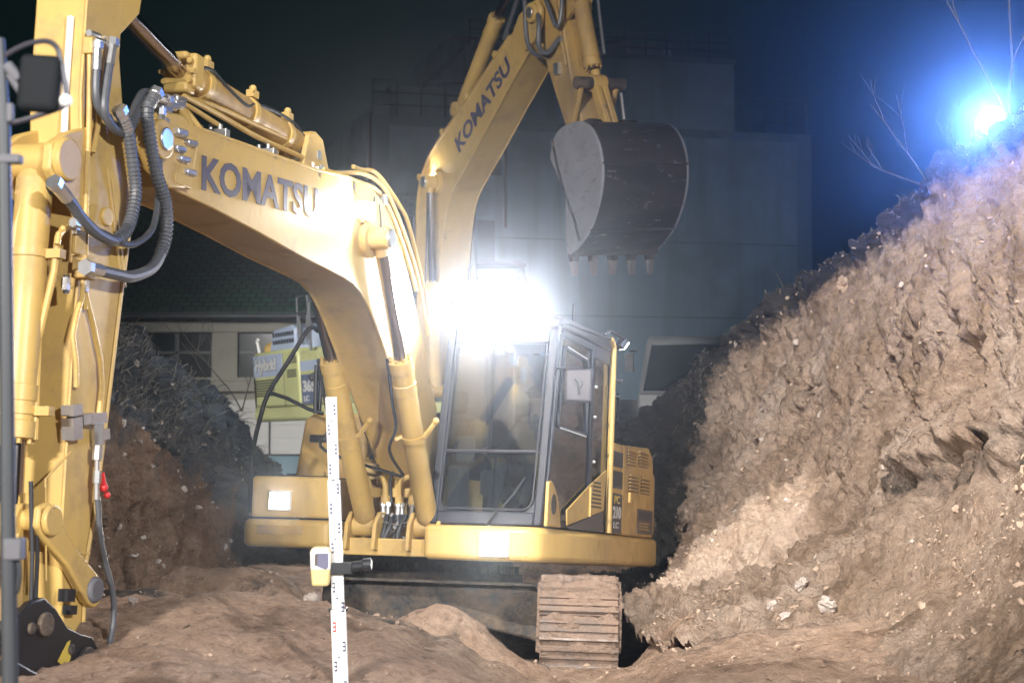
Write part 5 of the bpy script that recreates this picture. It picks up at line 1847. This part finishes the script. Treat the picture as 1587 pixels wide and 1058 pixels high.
# ---------------------------------------------------------------- buildings behind
def building():
    A = V((-5.44, 60.0, 0))
    th = 0.258
    c, s = math.cos(th), math.sin(th)
    r = thing('concrete_building', 'large pale concrete block building with stepped roofs and railings, dim in the night haze', 'building', (A.x, A.y, 1.2))
    r.rotation_euler = (0, 0, th)

    def fx(px):
        a = (px - 793.5) / FPX
        return (60 * a + 5.44) / (c - a * s)

    def fz(px, py):
        return CAM_Z + (650 - py) / FPX * (60 + fx(px) * s) - 1.2

    H = fz(900, 190)
    b = MB()
    b.span((fx(566), 0, -0.5), (fx(1260), 16, H))
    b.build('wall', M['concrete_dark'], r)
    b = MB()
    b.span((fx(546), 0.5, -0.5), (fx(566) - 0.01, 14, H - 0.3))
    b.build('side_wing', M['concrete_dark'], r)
    b = MB()
    b.span((fx(600), -0.12, 0.5), (fx(1236), 0.0, fz(900, 204)))
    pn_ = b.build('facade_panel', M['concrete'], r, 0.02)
    b = MB()
    for z in (fz(900, 372), fz(900, 490)):
        b.span((fx(600), -0.125, z), (fx(1236), -0.11, z + 0.05))
    b.build('panel_joint', M['concrete_dark'], pn_)
    b = MB()
    b.span((fx(730), 0.9, H), (fx(1155), 13, fz(930, 76)))
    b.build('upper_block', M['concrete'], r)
    b = MB()
    b.span((fx(728), 0.8, fz(930, 76)), (fx(1157), 13.1, fz(930, 68)))
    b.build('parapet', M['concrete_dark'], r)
    b = MB()
    b.span((fx(915), 3, fz(930, 68)), (fx(1086), 11, fz(930, 26)))
    b.span((fx(735), 4, fz(930, 68)), (fx(915) - 0.01, 11, fz(930, 22)))
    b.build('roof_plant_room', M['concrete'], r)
    b = MB()
    b.span((fx(632), 3.5, H), (fx(730) - 0.01, 12, fz(640, 100)))
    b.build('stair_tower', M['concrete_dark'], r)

    def railing(x0, x1, y, z, h, n):
        g = MB()
        for k in range(n + 1):
            x = x0 + (x1 - x0) * k / n
            g.box((x, y, z + h / 2), (0.06, 0.06, h))
        for q in (1.0, 0.66, 0.33):
            g.box(((x0 + x1) / 2, y, z + h * q), (abs(x1 - x0) + 0.06, 0.045, 0.05))
        g.build('railing', M['rail'], r)
    railing(fx(577), fx(728), 0.2, H, fz(640, 120) - H, 4)
    railing(fx(1158), fx(1256), 0.2, H, fz(1200, 150) - H, 3)
    railing(fx(738), fx(1152), 1.1, fz(930, 68), 0.95, 12)
    b = MB()
    b.span((fx(745), -0.16, fz(760, 270)), (fx(775), -0.1, fz(760, 244)))
    w_ = b.build('window', M['dark'], r)
    b = MB()
    b.span((fx(718), -0.16, fz(740, 470)), (fx(765), -0.1, fz(740, 340)))
    b.build('door_recess', M['dark'], r)
    b = MB()
    b.box((fx(781), -0.18, fz(781, 260)), (0.09, 0.09, 4.2))
    b.box((fx(572), -0.06, fz(572, 330)), (0.09, 0.09, 7.0))
    b.build('downpipe', M['rail'], r)


building()


def house():
    D = 42.0
    r = thing('house', 'low dark house with green tiled roof behind the left mound', 'house', at(300, 650, D) * 1.0)
    o = r.location.copy()

    def X(px):
        return (px - 793.5) / FPX * D - o.x

    def Z(py):
        return CAM_Z + (650 - py) / FPX * D - o.z
    x0, x1 = X(40), X(640)
    b = MB()
    b.span((x0, 0.35, Z(668)), (x1, 8, Z(500)))
    b.build('wall', M['house'], r)
    b = MB()
    b.span((x0 - 0.2, -0.05, Z(514)), (x1 + 0.2, 0.34, Z(486)))
    b.build('lintel', M['house'], r, 0.02)
    b = MB()
    b.span((x0, 0.0, Z(606)), (x1, 0.34, Z(584)))
    b.span((x0, -0.06, Z(590)), (x1, 0.0, Z(584)))
    b.build('window_sill', M['house'], r, 0.015)
    for p0, p1 in ((60, 185), (327, 367), (500, 540)):
        b = MB()
        b.span((X(p0), 0.0, Z(584)), (X(p1), 0.34, Z(514.2)))
        b.build('pillar', M['house'], r, 0.01)
    for p0, p1 in ((188, 326), (368, 499), (541, 636)):
        b = MB()
        b.span((X(p0), 0.22, Z(583.8)), (X(p1), 0.26, Z(514.4)))
        w_ = b.build('window', M['house_glass'], r)
        b = MB()
        xm = X(p0 * 0.4 + p1 * 0.6)
        b.span((xm - 0.04, 0.17, Z(583.8)), (xm + 0.04, 0.22, Z(514.4)))
        b.span((X(p0), 0.17, Z(547)), (X(p1), 0.22, Z(543)))
        b.build('window_frame', M['dark'], w_)
    # roof: two pitches with an eave
    za, zr = Z(484), Z(484) + 3.6
    ya, yr = -0.75, 5.4
    me = bpy.data.meshes.new('roof')
    vs = [(x0 - 0.6, ya, za), (x1 + 0.5, ya, za), (x1 + 0.5, yr, zr), (x0 - 0.6, yr, zr), (x0 - 0.6, 11, za), (x1 + 0.5, 11, za)]
    dn = [(x, y, z - 0.16) for x, y, z in vs]
    me.from_pydata(vs + dn, [], [(0, 1, 2, 3), (3, 2, 5, 4), (7, 6, 9, 8), (8, 9, 10, 11), (0, 6, 7, 1), (4, 5, 11, 10), (1, 7, 8, 2), (2, 8, 11, 5), (3, 9, 6, 0), (4, 10, 9, 3)])
    uv = me.uv_layers.new(name='UVMap')
    for lp in me.loops:
        c_ = me.vertices[lp.vertex_index].co
        uv.data[lp.index].uv = (c_.x, math.hypot(c_.y - ya, c_.z - za))
    put('roof', me, M['roof'], r, ang=20)
    b = MB()
    b.cyl((x0 - 0.6, ya - 0.05, za - 0.12), (x1 + 0.5, ya - 0.05, za - 0.12), 0.07, n=10)
    b.build('gutter', M['rail'], r)


house()


def hoarding():
    D = 36.0
    r = thing('site_hoarding', 'white ribbed panel hoarding running behind both excavators', 'fence', (-14, D, 1.1))
    n = 15
    for k in range(n):
        x = k * 1.8
        b = MB()
        b.span((x + 0.02, 0.0, 0.5), (x + 1.78, 0.04, 1.62))
        for q in range(4):
            z = 0.56 + 0.27 * q
            b.span((x + 0.02, -0.025, z), (x + 1.78, 0.0, z + 0.2))
        b.build('panel', M['hoarding'], r, 0.006)
    for k in range(n + 1):
        b = MB()
        b.cyl((k * 1.8, 0.06, -0.2), (k * 1.8, 0.06, 1.75), 0.03, n=8)
        b.build('post', M['rail'], r)
    b = MB()
    b.span((0, 0.0, -0.3), (n * 1.8, 0.25, 0.46))
    b.build('base_wall', M['concrete_dark'], r, 0.01)


hoarding()


def truck():
    D = 30.0
    o = at(1060, 690, D)
    o.z = 1.2
    r = thing('truck', 'pale truck cab with a wide dark windscreen, half hidden behind the right bank', 'truck', o)
    r.rotation_euler = (0, 0, -0.22)
    r.location.x += 0.15
    h0, h1 = 1.55, 2.48
    b = MB()
    b.prism([(0.15, 0.45), (0.0, 0.9), (0.02, h0 - 0.06), (0.26, h1 + 0.02), (0.40, h1 + 0.1), (1.9, h1 + 0.1), (1.95, 0.45)], -1.0, 1.0, 'x') if False else None
    prof = [(0.12, 0.45), (0.0, 0.7), (0.02, h0 - 0.05), (0.22, h1), (0.34, h1 + 0.08), (1.9, h1 + 0.08), (1.95, 0.45)]
    A = [(-0.98 + (0.16 if z > h0 + 0.3 else 0), y, z) for y, z in prof]
    B_ = [(0.98 - (0.16 if z > h0 + 0.3 else 0), y, z) for y, z in prof]
    b.loft(A, B_)
    b.build('cab', M['truck'], r, 0.06, seg=3)
    g = MB()
    w0 = [(-0.90, 0.02, h0 + 0.02), (0.90, 0.02, h0 + 0.02), (0.75, 0.205, h1 - 0.05), (-0.75, 0.205, h1 - 0.05)]
    g.loft([V(p) + V((0, -0.012, 0)) for p in w0], [V(p) + V((0, 0.02, 0)) for p in w0])
    g.build('windscreen', M['house_glass'], r, 0.005)
    g = MB()
    g.tube([V(p) + V((0, -0.02, 0)) for p in w0], 0.035, 8, closed=True)
    g.build('windscreen_frame', M['truck'], r)
    g = MB()
    g.span((-0.9, -0.03, h0 - 0.30), (0.9, 0.02, h0 - 0.06))
    for k in range(12):
        g.span((-0.85 + 0.145 * k, -0.045, h0 - 0.13), (-0.78 + 0.145 * k, -0.03, h0 - 0.09))
    g.build('front_panel', M['truck'], r, 0.01)
    g = MB()
    g.tube([(-0.5, -0.03, h0 + 0.06), (-0.1, 0.05, h0 + 0.32)], 0.012, 6)
    g.tube([(0.3, -0.03, h0 + 0.06), (0.6, 0.05, h0 + 0.32)], 0.012, 6)
    g.build('wiper', M['black'], r)
    g = MB()
    g.span((-0.95, 0.0, 0.45), (0.95, 0.1, 0.68))
    g.build('bumper', M['trim'], r, 0.03)
    g = MB()
    g.span((-1.0, 2.0, 0.7), (1.0, 6.0, 1.9))
    g.build('load_bed', M['trim'], r, 0.03)
    for sx in (-0.85, 0.85):
        for y in (0.75, 5.0):
            g = MB()
            g.cyl((sx - 0.14, y, 0.43), (sx + 0.14, y, 0.43), 0.43, n=28)
            wh = g.build('wheel', M['rubber'], r, 0.05)
            g = MB()
            g.cyl((sx - 0.15, y, 0.43), (sx + 0.15, y, 0.43), 0.22, n=20)
            g.build('rim', M['mirror_grey'], wh, 0.02)
        g = MB()
        g.box((sx * 1.3, 0.05, 2.1), (0.16, 0.06, 0.32))
        g.tube([(sx * 1.15, 0.15, 2.3), (sx * 1.3, 0.06, 2.3)], 0.015, 6)
        g.build('side_mirror', M['black'], r, 0.02)


truck()

# ---------------------------------------------------------------- floodlight on the bank
fp = at(1541, 186, 15.4)
fl = thing('floodlight', 'glaring blue white floodlight on a tripod at the crest of the right bank', 'floodlight', (fp.x, fp.y, fp.z - 0.6))
g = MB()
n_ = (V((-1.5, 6.0, 1.6)) - fp).normalized()
rot = n_.to_track_quat('-Z', 'Y').to_matrix()
g.rings(V((0, 0, 0.6)) - n_ * 0.14, V((0, 0, 0.6)) + n_ * 0.05, [(0, 0.05), (0.3, 0.10), (0.8, 0.135), (1, 0.14)], 20)
g.tube([(-0.17, 0, 0.6), (-0.17, 0.06, 0.42), (0.17, 0.06, 0.42), (0.17, 0, 0.6)], 0.014, 6)
hd = g.build('lamp_head', M['rail'], fl, 0.02)
g = MB()
g.cyl(V((0, 0, 0.6)) + n_ * 0.052, V((0, 0, 0.6)) + n_ * 0.062, 0.125, n=20)
g.build('lens', M['lens_blue'], hd)
g = MB()
g.tube([(0, 0.06, 0.6), (0, 0.08, 0.3), (0, 0.08, -0.3)], 0.02, 8)
for q in (0.3, 2.4, 4.5):
    g.tube([(0, 0.08, 0.15), (0.4 * math.cos(q), 0.08 + 0.4 * math.sin(q), -0.55)], 0.014, 6)
g.build('tripod', M['rail'], fl)
spot('floodlight_light', fp + n_ * 0.10, (0.8, 2.0, 2.6), 3900, (0.10, 0.26, 0.90), 80, 0.95, 0.08)
spot('floodlight_light', fp + n_ * 0.11, (0, 0, 2.3), 150, (0.85, 0.92, 1.0), 18, 1.0, 0.08)
spot('floodlight_light', fp + n_ * 0.12, (-3.2, 15.0, 2.0), 1300, (0.70, 0.86, 1.0), 60, 0.8, 0.08)


# ---------------------------------------------------------------- bare saplings
def sapling(px, py, d, H, lean, seed, label, twigs, r0=0.02, group='bare saplings on the banks'):
    rr_ = random.Random(seed)
    base = at(px, py, d)
    t = thing('sapling', label, 'sapling', base, group)
    tr = MB()
    br = MB()

    def grow(mb, p, dr, ln, r, depth):
        pts = [p]
        dcur = dr.normalized()
        for k in range(5):
            dcur = (dcur + V((rr_.uniform(-.16, .16), rr_.uniform(-.16, .16), rr_.uniform(-.05, .12)))).normalized()
            pts.append(pts[-1] + dcur * ln / 5)
        mb.tube(pts, [r, r * 0.45], 6)
        if depth > 0:
            for k in range(rr_.randint(2, 3)):
                i = rr_.randint(2, 5)
                side = V((rr_.uniform(-1, 1), rr_.uniform(-.6, .6), rr_.uniform(0.1, 0.8)))
                grow(br, pts[i], (dcur * 0.8 + side).normalized(), ln * rr_.uniform(0.4, 0.65), r * 0.5, depth - 1)
    for dr, ln in twigs:
        grow(tr, V((0, 0, -0.15)), V(dr), ln, r0, 2)
    tr.build('trunk', M['bark'], t)
    if br.bm.verts:
        br.build('branches', M['bark'], t)
    else:
        br.bm.free()


sapling(1566, 165, 14.6, 1, 0, 5, 'bare sapling right beside the floodlight on the bank crest', [((-0.03, 0, 1), 1.35), ((-0.45, 0, 0.9), 1.15), ((0.5, 0, 0.8), 0.7)], 0.017)
sapling(1444, 268, 15.9, 1, 0, 12, 'thin forked bare sapling leaning left on the bank crest, below the floodlight', [((-0.55, 0, 0.85), 0.95), ((-0.95, 0, 0.4), 0.6)], 0.012)
sapling(1476, 240, 16.2, 1, 0, 23, 'faint bare twig between the leaning sapling and the floodlight', [((-0.05, 0, 1), 0.5)], 0.006)
sapling(1212, 462, 20.2, 1, 0, 31, 'broken root stump with curling roots on the crest at the concrete building corner', [((0.4, 0, 0.7), 0.35), ((0.9, 0, 0.5), 0.5), ((0.1, 0, 1), 0.3)], 0.018)
sapling(375, 620, 24.0, 1, 0, 44, 'leafless shrub in front of the house pillar behind the left mound', [((-0.45, 0, 0.8), 1.0), ((0.15, 0, 0.9), 0.6)], 0.012)
sapling(345, 640, 24.4, 1, 0, 47, 'leafless twiggy shrub at the crest of the left mound under the house window', [((-0.2, 0, 0.9), 1.0)], 0.010)


# ---------------------------------------------------------------- grass, rubble and stones on the banks
def blades(name, Q, count, u0, u1, v0, v1, ln, seed, down=0.6, wdt=0.006, lift=0.7):
    rr_ = random.Random(seed)
    bm = bmesh.new()
    nu, nv = len(Q) - 1, len(Q[0]) - 1
    for k in range(count):
        i = int(nu * rr_.uniform(u0, u1))
        j = int(nv * min(0.999, max(0, rr_.uniform(v0, v1))))
        p = Q[i][j]
        if noise.noise(p * 1.1) < -0.12:
            continue
        dn = (Q[i][min(nv, j + 4)] - p)
        dn = dn.normalized() if dn.length > 1e-6 else V((0, 0, -1))
        nrm = V((rr_.uniform(-.3, .3), -0.7, 0.5))
        d0 = (dn * rr_.uniform(-0.2, 1.0) * down + nrm * lift + V((rr_.uniform(-.6, .6), rr_.uniform(-.3, .3), rr_.uniform(-.2, .5)))).normalized()
        L_ = ln * rr_.uniform(0.4, 1.3)
        sd = d0.cross(V((0, 1, 0.2)))
        sd = sd.normalized() * wdt * rr_.uniform(0.6, 1.4)
        a, b, c = p - d0 * 0.02, p + d0 * L_ * 0.5, p + d0 * L_ + dn * L_ * 0.45 + V((0, 0, -0.2 * L_))
        vs = [bm.verts.new(q) for q in (a - sd, a + sd, b + sd * 0.8, b - sd * 0.8, c)]
        bm.faces.new((vs[0], vs[1], vs[2], vs[3]))
        bm.faces.new((vs[3], vs[2], vs[4]))
    me = bpy.data.meshes.new(name)
    bm.to_mesh(me)
    bm.free()
    o = put(name, me, M['straw'])
    tag(o, kind='stuff')
    return o


blades('dead_grass', LBQ, 6500, 0.2, 0.85, 0.27, 0.64, 0.20, 1, 2.2, 0.003, 0.22)
blades('dead_grass', RBQ, 2600, 0.02, 0.42, 0.24, 0.55, 0.14, 2)
blades('dead_grass', RBQ, 1500, 0.30, 0.98, 0.25, 0.36, 0.10, 3)


def rock_mesh(seed, sub=2, rough=0.35, flat=0.7):
    bm = bmesh.new()
    bmesh.ops.create_icosphere(bm, subdivisions=sub, radius=1.0)
    o = V((seed * 3.1, seed * 1.7, seed * 0.9))
    for v in bm.verts:
        q = v.co.copy()
        c_ = noise.voronoi(q * 1.1 + o)[0]
        v.co = q * (1.0 + rough * noise.fractal(q * 1.2 + o, 0.8, 2.1, 3) - 0.25 * (c_[1] - c_[0] < 0.12))
        v.co.z *= flat
    me = bpy.data.meshes.new('stone')
    bm.to_mesh(me)
    bm.free()
    return me


protos = [rock_mesh(k, 1, 0.5) for k in range(8)]


def rubble(name, spots, mt, seed):
    rr_ = random.Random(seed)
    vs, fs = [], []
    for p, s in spots:
        pm = rr_.choice(protos)
        R_ = Matrix.Rotation(rr_.uniform(0, 6.28), 3, 'Z') @ Matrix.Rotation(rr_.uniform(0, 3), 3, 'X')
        sc = V((s * rr_.uniform(0.7, 1.3), s * rr_.uniform(0.7, 1.3), s * rr_.uniform(0.6, 1.1)))
        b0 = len(vs)
        for v in pm.vertices:
            q = R_ @ V((v.co.x * sc.x, v.co.y * sc.y, v.co.z * sc.z))
            vs.append(p + q)
        fs += [tuple(b0 + i for i in f.vertices) for f in pm.polygons]
    me = bpy.data.meshes.new(name)
    me.from_pydata(vs, [], fs)
    o = put(name, me, mt, ang=25)
    tag(o, kind='stuff')
    return o


rr = random.Random(11)
sp_ = []
nu, nv = len(RBQ) - 1, len(RBQ[0]) - 1
for k in range(8000):
    i = int(nu * rr.uniform(0.25, 1.0))
    v = rr.random()
    j = int(nv * (0.30 + 0.70 * v))
    w_ = 0.35 + 0.65 * ss(0.45, 0.85, 0.30 + 0.70 * v)
    if rr.random() > w_:
        continue
    p = RBQ[i][j]
    if noise.noise(p * 0.9 + V((4, 4, 4))) < -0.1:
        continue
    s = 0.006 + 0.028 * rr.random() ** 6
    sp_.append((p, s))
for k in range(6500):
    x, y = rr.uniform(-4, 4), rr.uniform(8.2, 14.5)
    if y < 11.5 and rr.random() < 0.45:
        continue
    sp_.append((V((x, y, gz(x, y) - 0.004)), 0.004 + 0.018 * rr.random() ** 6))
rubble('rubble', sp_, M['clod'], 5)
sp_ = []
for k in range(90):
    i = int(nu * rr.uniform(0.3, 0.75))
    j = int(nv * rr.uniform(0.35, 0.97))
    sp_.append((RBQ[i][j], 0.012 + 0.045 * rr.random() ** 3))
nu2, nv2 = len(LBQ) - 1, len(LBQ[0]) - 1
for k in range(260):
    i = int(nu2 * rr.uniform(0.3, 0.8))
    j = int(nv2 * rr.uniform(0.5, 0.97))
    sp_.append((LBQ[i][j], 0.01 + 0.03 * rr.random() ** 3))
rubble('stone_chips', sp_, M['stone'], 6)


def near_vertex(Q, px, py):
    best = None
    c_, s_ = math.cos(CP), math.sin(CP)
    for r in Q[::2]:
        for p in r[::2]:
            f = p.y * c_ + (p.z - CAM_Z) * s_
            if f < 1:
                continue
            u = -p.y * s_ + (p.z - CAM_Z) * c_
            q = (793.5 + FPX * p.x / f - px) ** 2 + (529 - FPX * u / f - py) ** 2
            if best is None or q < best[0]:
                best = (q, p)
    return best[1]


for (px, py, s, sd, lab, mt) in ((1234, 972, 0.105, 3, 'largest pale grey stone lying at the foot of the right bank', 'stone'),
                                 (1196, 940, 0.05, 5, 'small pale stone just above the largest grey stone at the foot of the bank', 'stone'),
                                 (1283, 940, 0.075, 6, 'white faced stone to the right of the largest grey stone', 'stone'),
                                 (1240, 911, 0.06, 9, 'flat pale stone at the toe of the bank, uphill of the largest grey stone', 'stone'),
                                 (1310, 445, 0.10, 14, 'dark lump of earth stuck high on the upper slope of the bank', 'clod')):
    p = near_vertex(RBQ, px, py)
    me = rock_mesh(sd, 3, 0.4, 0.75)
    o = put('stone', me, M[mt], ang=30)
    o.location = p + V((0, 0, s * 0.25))
    o.scale = (s, s, s)
    o.rotation_euler = (sd, sd * 2.0, sd * 0.7)
    tag(o, lab, 'stone')
for (px, py, d, s, sd, lab) in ((483, 954, 11.6, 0.055, 21, 'pale round stone on the mound just left of the measuring staff'), (205, 962, 10.8, 0.03, 22, 'small white stone on the mound beside the hanging breaker hose')):
    p = at(px, py, d)
    o = put('stone', rock_mesh(sd, 3, 0.3, 0.85), M['stone'], ang=30)
    o.location = V((p.x, p.y, gz(p.x, p.y) + s * 0.5))
    o.scale = (s, s, s)
    tag(o, lab, 'stone')

# ---------------------------------------------------------------- measuring staff and its receiver
dS = 9.3
b0, b1 = at(529, 1075, dS), at(513, 615, dS)
ax = (b1 - b0).normalized()
st = thing('measuring_staff', 'white telescopic measuring staff with red and black marks, standing before the near excavator', 'staff', b0)
st.rotation_euler = ax.to_track_quat('Z', 'Y').to_euler()
Ls = (b1 - b0).length
facing = Matrix.Rotation(0, 3, 'Z')


def staff_parts():
    q = (st.rotation_euler.to_matrix().inverted() @ V((0, -1, 0)))
    q.z = 0
    q.normalize()
    sx = V((0, 0, 1)).cross(-q).normalized()
    rot_ = Matrix((sx, -q, V((0, 0, 1)))).transposed()     # x right, -y to the camera
    z1 = Ls * 0.285
    secs = ((0, z1, 0.080), (z1 + 0.004, Ls * 0.72, 0.066), (Ls * 0.72 + 0.004, Ls, 0.058))
    for z0, ze, wd in secs:
        g = MB()
        g.box((0, 0, (z0 + ze) / 2), (wd, wd * 0.45, ze - z0))
        g.build('staff_section', M['white'], st, 0.004, xf=rot_.to_4x4())
    blk, red = MB(), MB()
    z, k = 0.02, 0
    while z < Ls - 0.03:
        wd = 0.080 if z < z1 else (0.066 if z < Ls * 0.72 else 0.058)
        half = wd / 2
        mb = red if (z < z1 * 0.9 and z > z1 * 0.55) or z > Ls - 0.08 else blk
        left = k % 2 == 0
        xa = -half + 0.006 if left else half * 0.35
        for i in range(3):
            mb.span((xa, -wd * 0.2251 - 0.001, z + i * 0.022), (xa + half * 0.42, -wd * 0.2251 + 0.002, z + i * 0.022 + 0.010))
        mb.span((xa, -wd * 0.2251 - 0.001, z), (xa + half * 0.12, -wd * 0.2251 + 0.002, z + 0.054))
        if k % 3 == 1:
            blk.span((-half * 0.1, -wd * 0.2251 - 0.001, z + 0.07), (half * 0.25, -wd * 0.2251 + 0.002, z + 0.078))
        z += 0.105
        k += 1
    blk.build('scale_marks', M['letter'], st, xf=rot_.to_4x4())
    red.build('scale_marks', M['red'], st, xf=rot_.to_4x4())
    g = MB()
    g.box((-0.045, 0, z1), (0.012, 0.03, 0.02))
    g.box((0.045, 0, z1), (0.012, 0.03, 0.02))
    g.build('section_catch', M['black'], st, 0.003, xf=rot_.to_4x4())


staff_parts()
rc = at(497, 878, dS - 0.03)
lr = thing('laser_receiver', 'yellow and white laser receiver clamped to the measuring staff by a black bar', 'receiver', rc)
g = MB()
g.prism([(-0.045, -0.10), (0.045, -0.10), (0.058, 0.02), (0.058, 0.085), (0.035, 0.108), (-0.04, 0.108), (-0.056, 0.085), (-0.052, 0.0)], -0.03, 0.03)
rv = g.build('case', M['device'], lr, 0.014, seg=3)
g = MB()
g.prism([(-0.05, -0.012), (0.055, -0.012), (0.057, 0.075), (0.035, 0.102), (-0.038, 0.102), (-0.053, 0.08)], -0.0335, -0.02)
g.build('front_cover', M['white'], rv, 0.006)
g = MB()
g.prism([(-0.022, 0.01), (0.0, -0.002), (0.032, -0.012), (0.045, 0.0), (0.045, 0.075), (-0.022, 0.075)], -0.036, -0.03)
g.build('display', M['display'], rv, 0.003)
g = MB()
g.span((-0.028, -0.038, 0.01), (-0.014, -0.032, 0.07))
g.build('sensor_strip', M['sticker'], rv)
g = MB()
g.box((0.10, 0.01, -0.008), (0.13, 0.05, 0.062))
g.tube([(0.05, 0.01, -0.008), (0.26, 0.02, 0.012)], 0.026, 10)
g.cyl((0.22, 0.02, 0.01), (0.27, 0.02, 0.013), 0.034, n=12)
g.build('clamp_bar', M['black'], lr, 0.006)

# ---------------------------------------------------------------- mirror on a post at the left edge (belongs to the machine nearest the camera)
dM = 5.6


def m_(px, py, dd=0.0):
    return at(px, py, dM + dd)


mp_ = thing('mirror_post', 'blurred grey post with a black square mirror in a tube guard, left edge', 'mirror', at(18, 1100, dM))
o0 = mp_.location.copy()
loc = lambda *a: m_(*a) - o0
g = MB()
g.tube([loc(-2, 60), loc(6, 200), loc(10, 500), loc(12, 800), loc(16, 1100)], [0.02, 0.028], 12)
g.build('post', M['rail'], mp_)
g = MB()
g.tube([loc(-8, 100), loc(15, 82), loc(45, 68), loc(72, 64), loc(88, 74), loc(94, 95), loc(104, 150), loc(100, 163), loc(80, 172), loc(30, 188), loc(5, 190)], 0.009, 8, smooth=True)
g.build('tube_guard', M['mirror_grey'], mp_)
g = MB()
c_ = loc(62, 130)
g.box(c_, (0.135, 0.06, 0.185), Matrix.Rotation(0.07, 3, 'Y'))
g.build('mirror_head', M['rubber_flat'], mp_, 0.025, seg=4)
g = MB()
g.tube([loc(10, 100), loc(30, 125)], 0.02, 8)
g.tube([loc(14, 115), loc(34, 145)], 0.014, 8)
g.box(loc(16, 175), (0.02, 0.03, 0.06))
g.build('mirror_bracket', M['trim'], mp_, 0.004)
g = MB()
g.ball(loc(102, 156), 0.022, 12)
g.build('guard_knob', M['white'], mp_)
g = MB()
g.box(loc(16, 247), (0.075, 0.05, 0.03))
g.box(loc(22, 850), (0.06, 0.06, 0.07))
g.build('post_clamp', M['trim'], mp_, 0.006)
g = MB()
g.tube([loc(10, 640), loc(8, 720), loc(14, 790), loc(24, 850), loc(30, 885), loc(26, 915), loc(14, 920), loc(12, 890), loc(18, 860)], 0.009, 8, smooth=True)
g.build('cable', M['rubber'], mp_)

# ---------------------------------------------------------------- night haze
g = MB()
g.span((-70, -12, -3.0), (75, 110, 26))
vm = bpy.data.materials.new('night_haze')
vm.use_nodes = True
t = vm.node_tree
t.nodes.clear()
pv = t.nodes.new('ShaderNodeVolumePrincipled')
pv.inputs['Color'].default_value = (0.82, 0.90, 1.0, 1)
pv.inputs['Density'].default_value = 0.0019
pv.inputs['Anisotropy'].default_value = 0.95
om = t.nodes.new('ShaderNodeOutputMaterial')
t.links.new(pv.outputs[0], om.inputs['Volume'])
hz = g.build('haze', vm)
tag(hz, kind='stuff')


# ---------------------------------------------------------------- pieces that are parts in their own right become objects of their own
SPLIT = {'arm_boss', 'gland_bolt', 'head_bolt', 'hose_fitting', 'wear_strip', 'cylinder_pin', 'downpipe', 'pipe_block', 'hose_end', 'pin_cap', 'pin_boss', 'pipe_clamp', 'cylinder_lug', 'link_pin', 'tilt_link', 'push_link', 'hinge', 'boom_pipe', 'arm_pipe', 'pipe_clip', 'elbow_pipe', 'hydraulic_hose', 'roof_bracket', 'lamp_bracket', 'link_hose', 'cylinder_pipe', 'coupler_pin', 'boom_fork', 'grease_fitting', 'hose_coupling', 'post_clamp', 'section_catch', 'wiper', 'bucket_ear', 'side_plate', 'console', 'travel_lever', 'side_window', 'window_corner', 'hose', 'boom_hose', 'edge_highlight', 'rain_gutter', 'hose_clamp', 'pillar', 'pipe_fitting', 'roof_plant_room', 'step_recess', 'guard_plate', 'boom_stop'}


def split_islands(o):
    me = o.data
    n = len(me.vertices)
    par = list(range(n))

    def find(i):
        while par[i] != i:
            par[i] = par[par[i]]
            i = par[i]
        return i
    for e in me.edges:
        a, b = find(e.vertices[0]), find(e.vertices[1])
        if a != b:
            par[a] = b
    isl = {}
    for i in range(n):
        isl.setdefault(find(i), []).append(i)
    if len(isl) < 2:
        return
    boxes = []
    for vs in isl.values():
        cs = [me.vertices[i].co for i in vs]
        boxes.append([set(vs), [min(c[k] for c in cs) for k in range(3)], [max(c[k] for c in cs) for k in range(3)]])
    merged = True
    while merged:
        merged = False
        for i in range(len(boxes)):
            for j in range(i + 1, len(boxes)):
                a, b = boxes[i], boxes[j]
                if all(a[1][k] <= b[2][k] and b[1][k] <= a[2][k] for k in range(3)):
                    a[0] |= b[0]
                    a[1] = [min(p, q) for p, q in zip(a[1], b[1])]
                    a[2] = [max(p, q) for p, q in zip(a[2], b[2])]
                    boxes.pop(j)
                    merged = True
                    break
            if merged:
                break
    if len(boxes) < 2:
        return
    base = o.name.split('.')[0]
    for k, (vs, _, _) in enumerate(boxes):
        bm = bmesh.new()
        bm.from_mesh(me)
        bm.verts.ensure_lookup_table()
        bmesh.ops.delete(bm, geom=[v for v in bm.verts if v.index not in vs], context='VERTS')
        m2 = bpy.data.meshes.new(base)
        for q in me.materials:
            m2.materials.append(q)
        bm.to_mesh(m2)
        bm.free()
        if k == 0:
            first = m2
            continue
        c = o.copy()
        c.data = m2
        COL.objects.link(c)
        c.parent = o.parent
    o.data = first


for o in [o for o in bpy.data.objects if o.type == 'MESH' and o.parent and o.name.split('.')[0] in SPLIT]:
    split_islands(o)
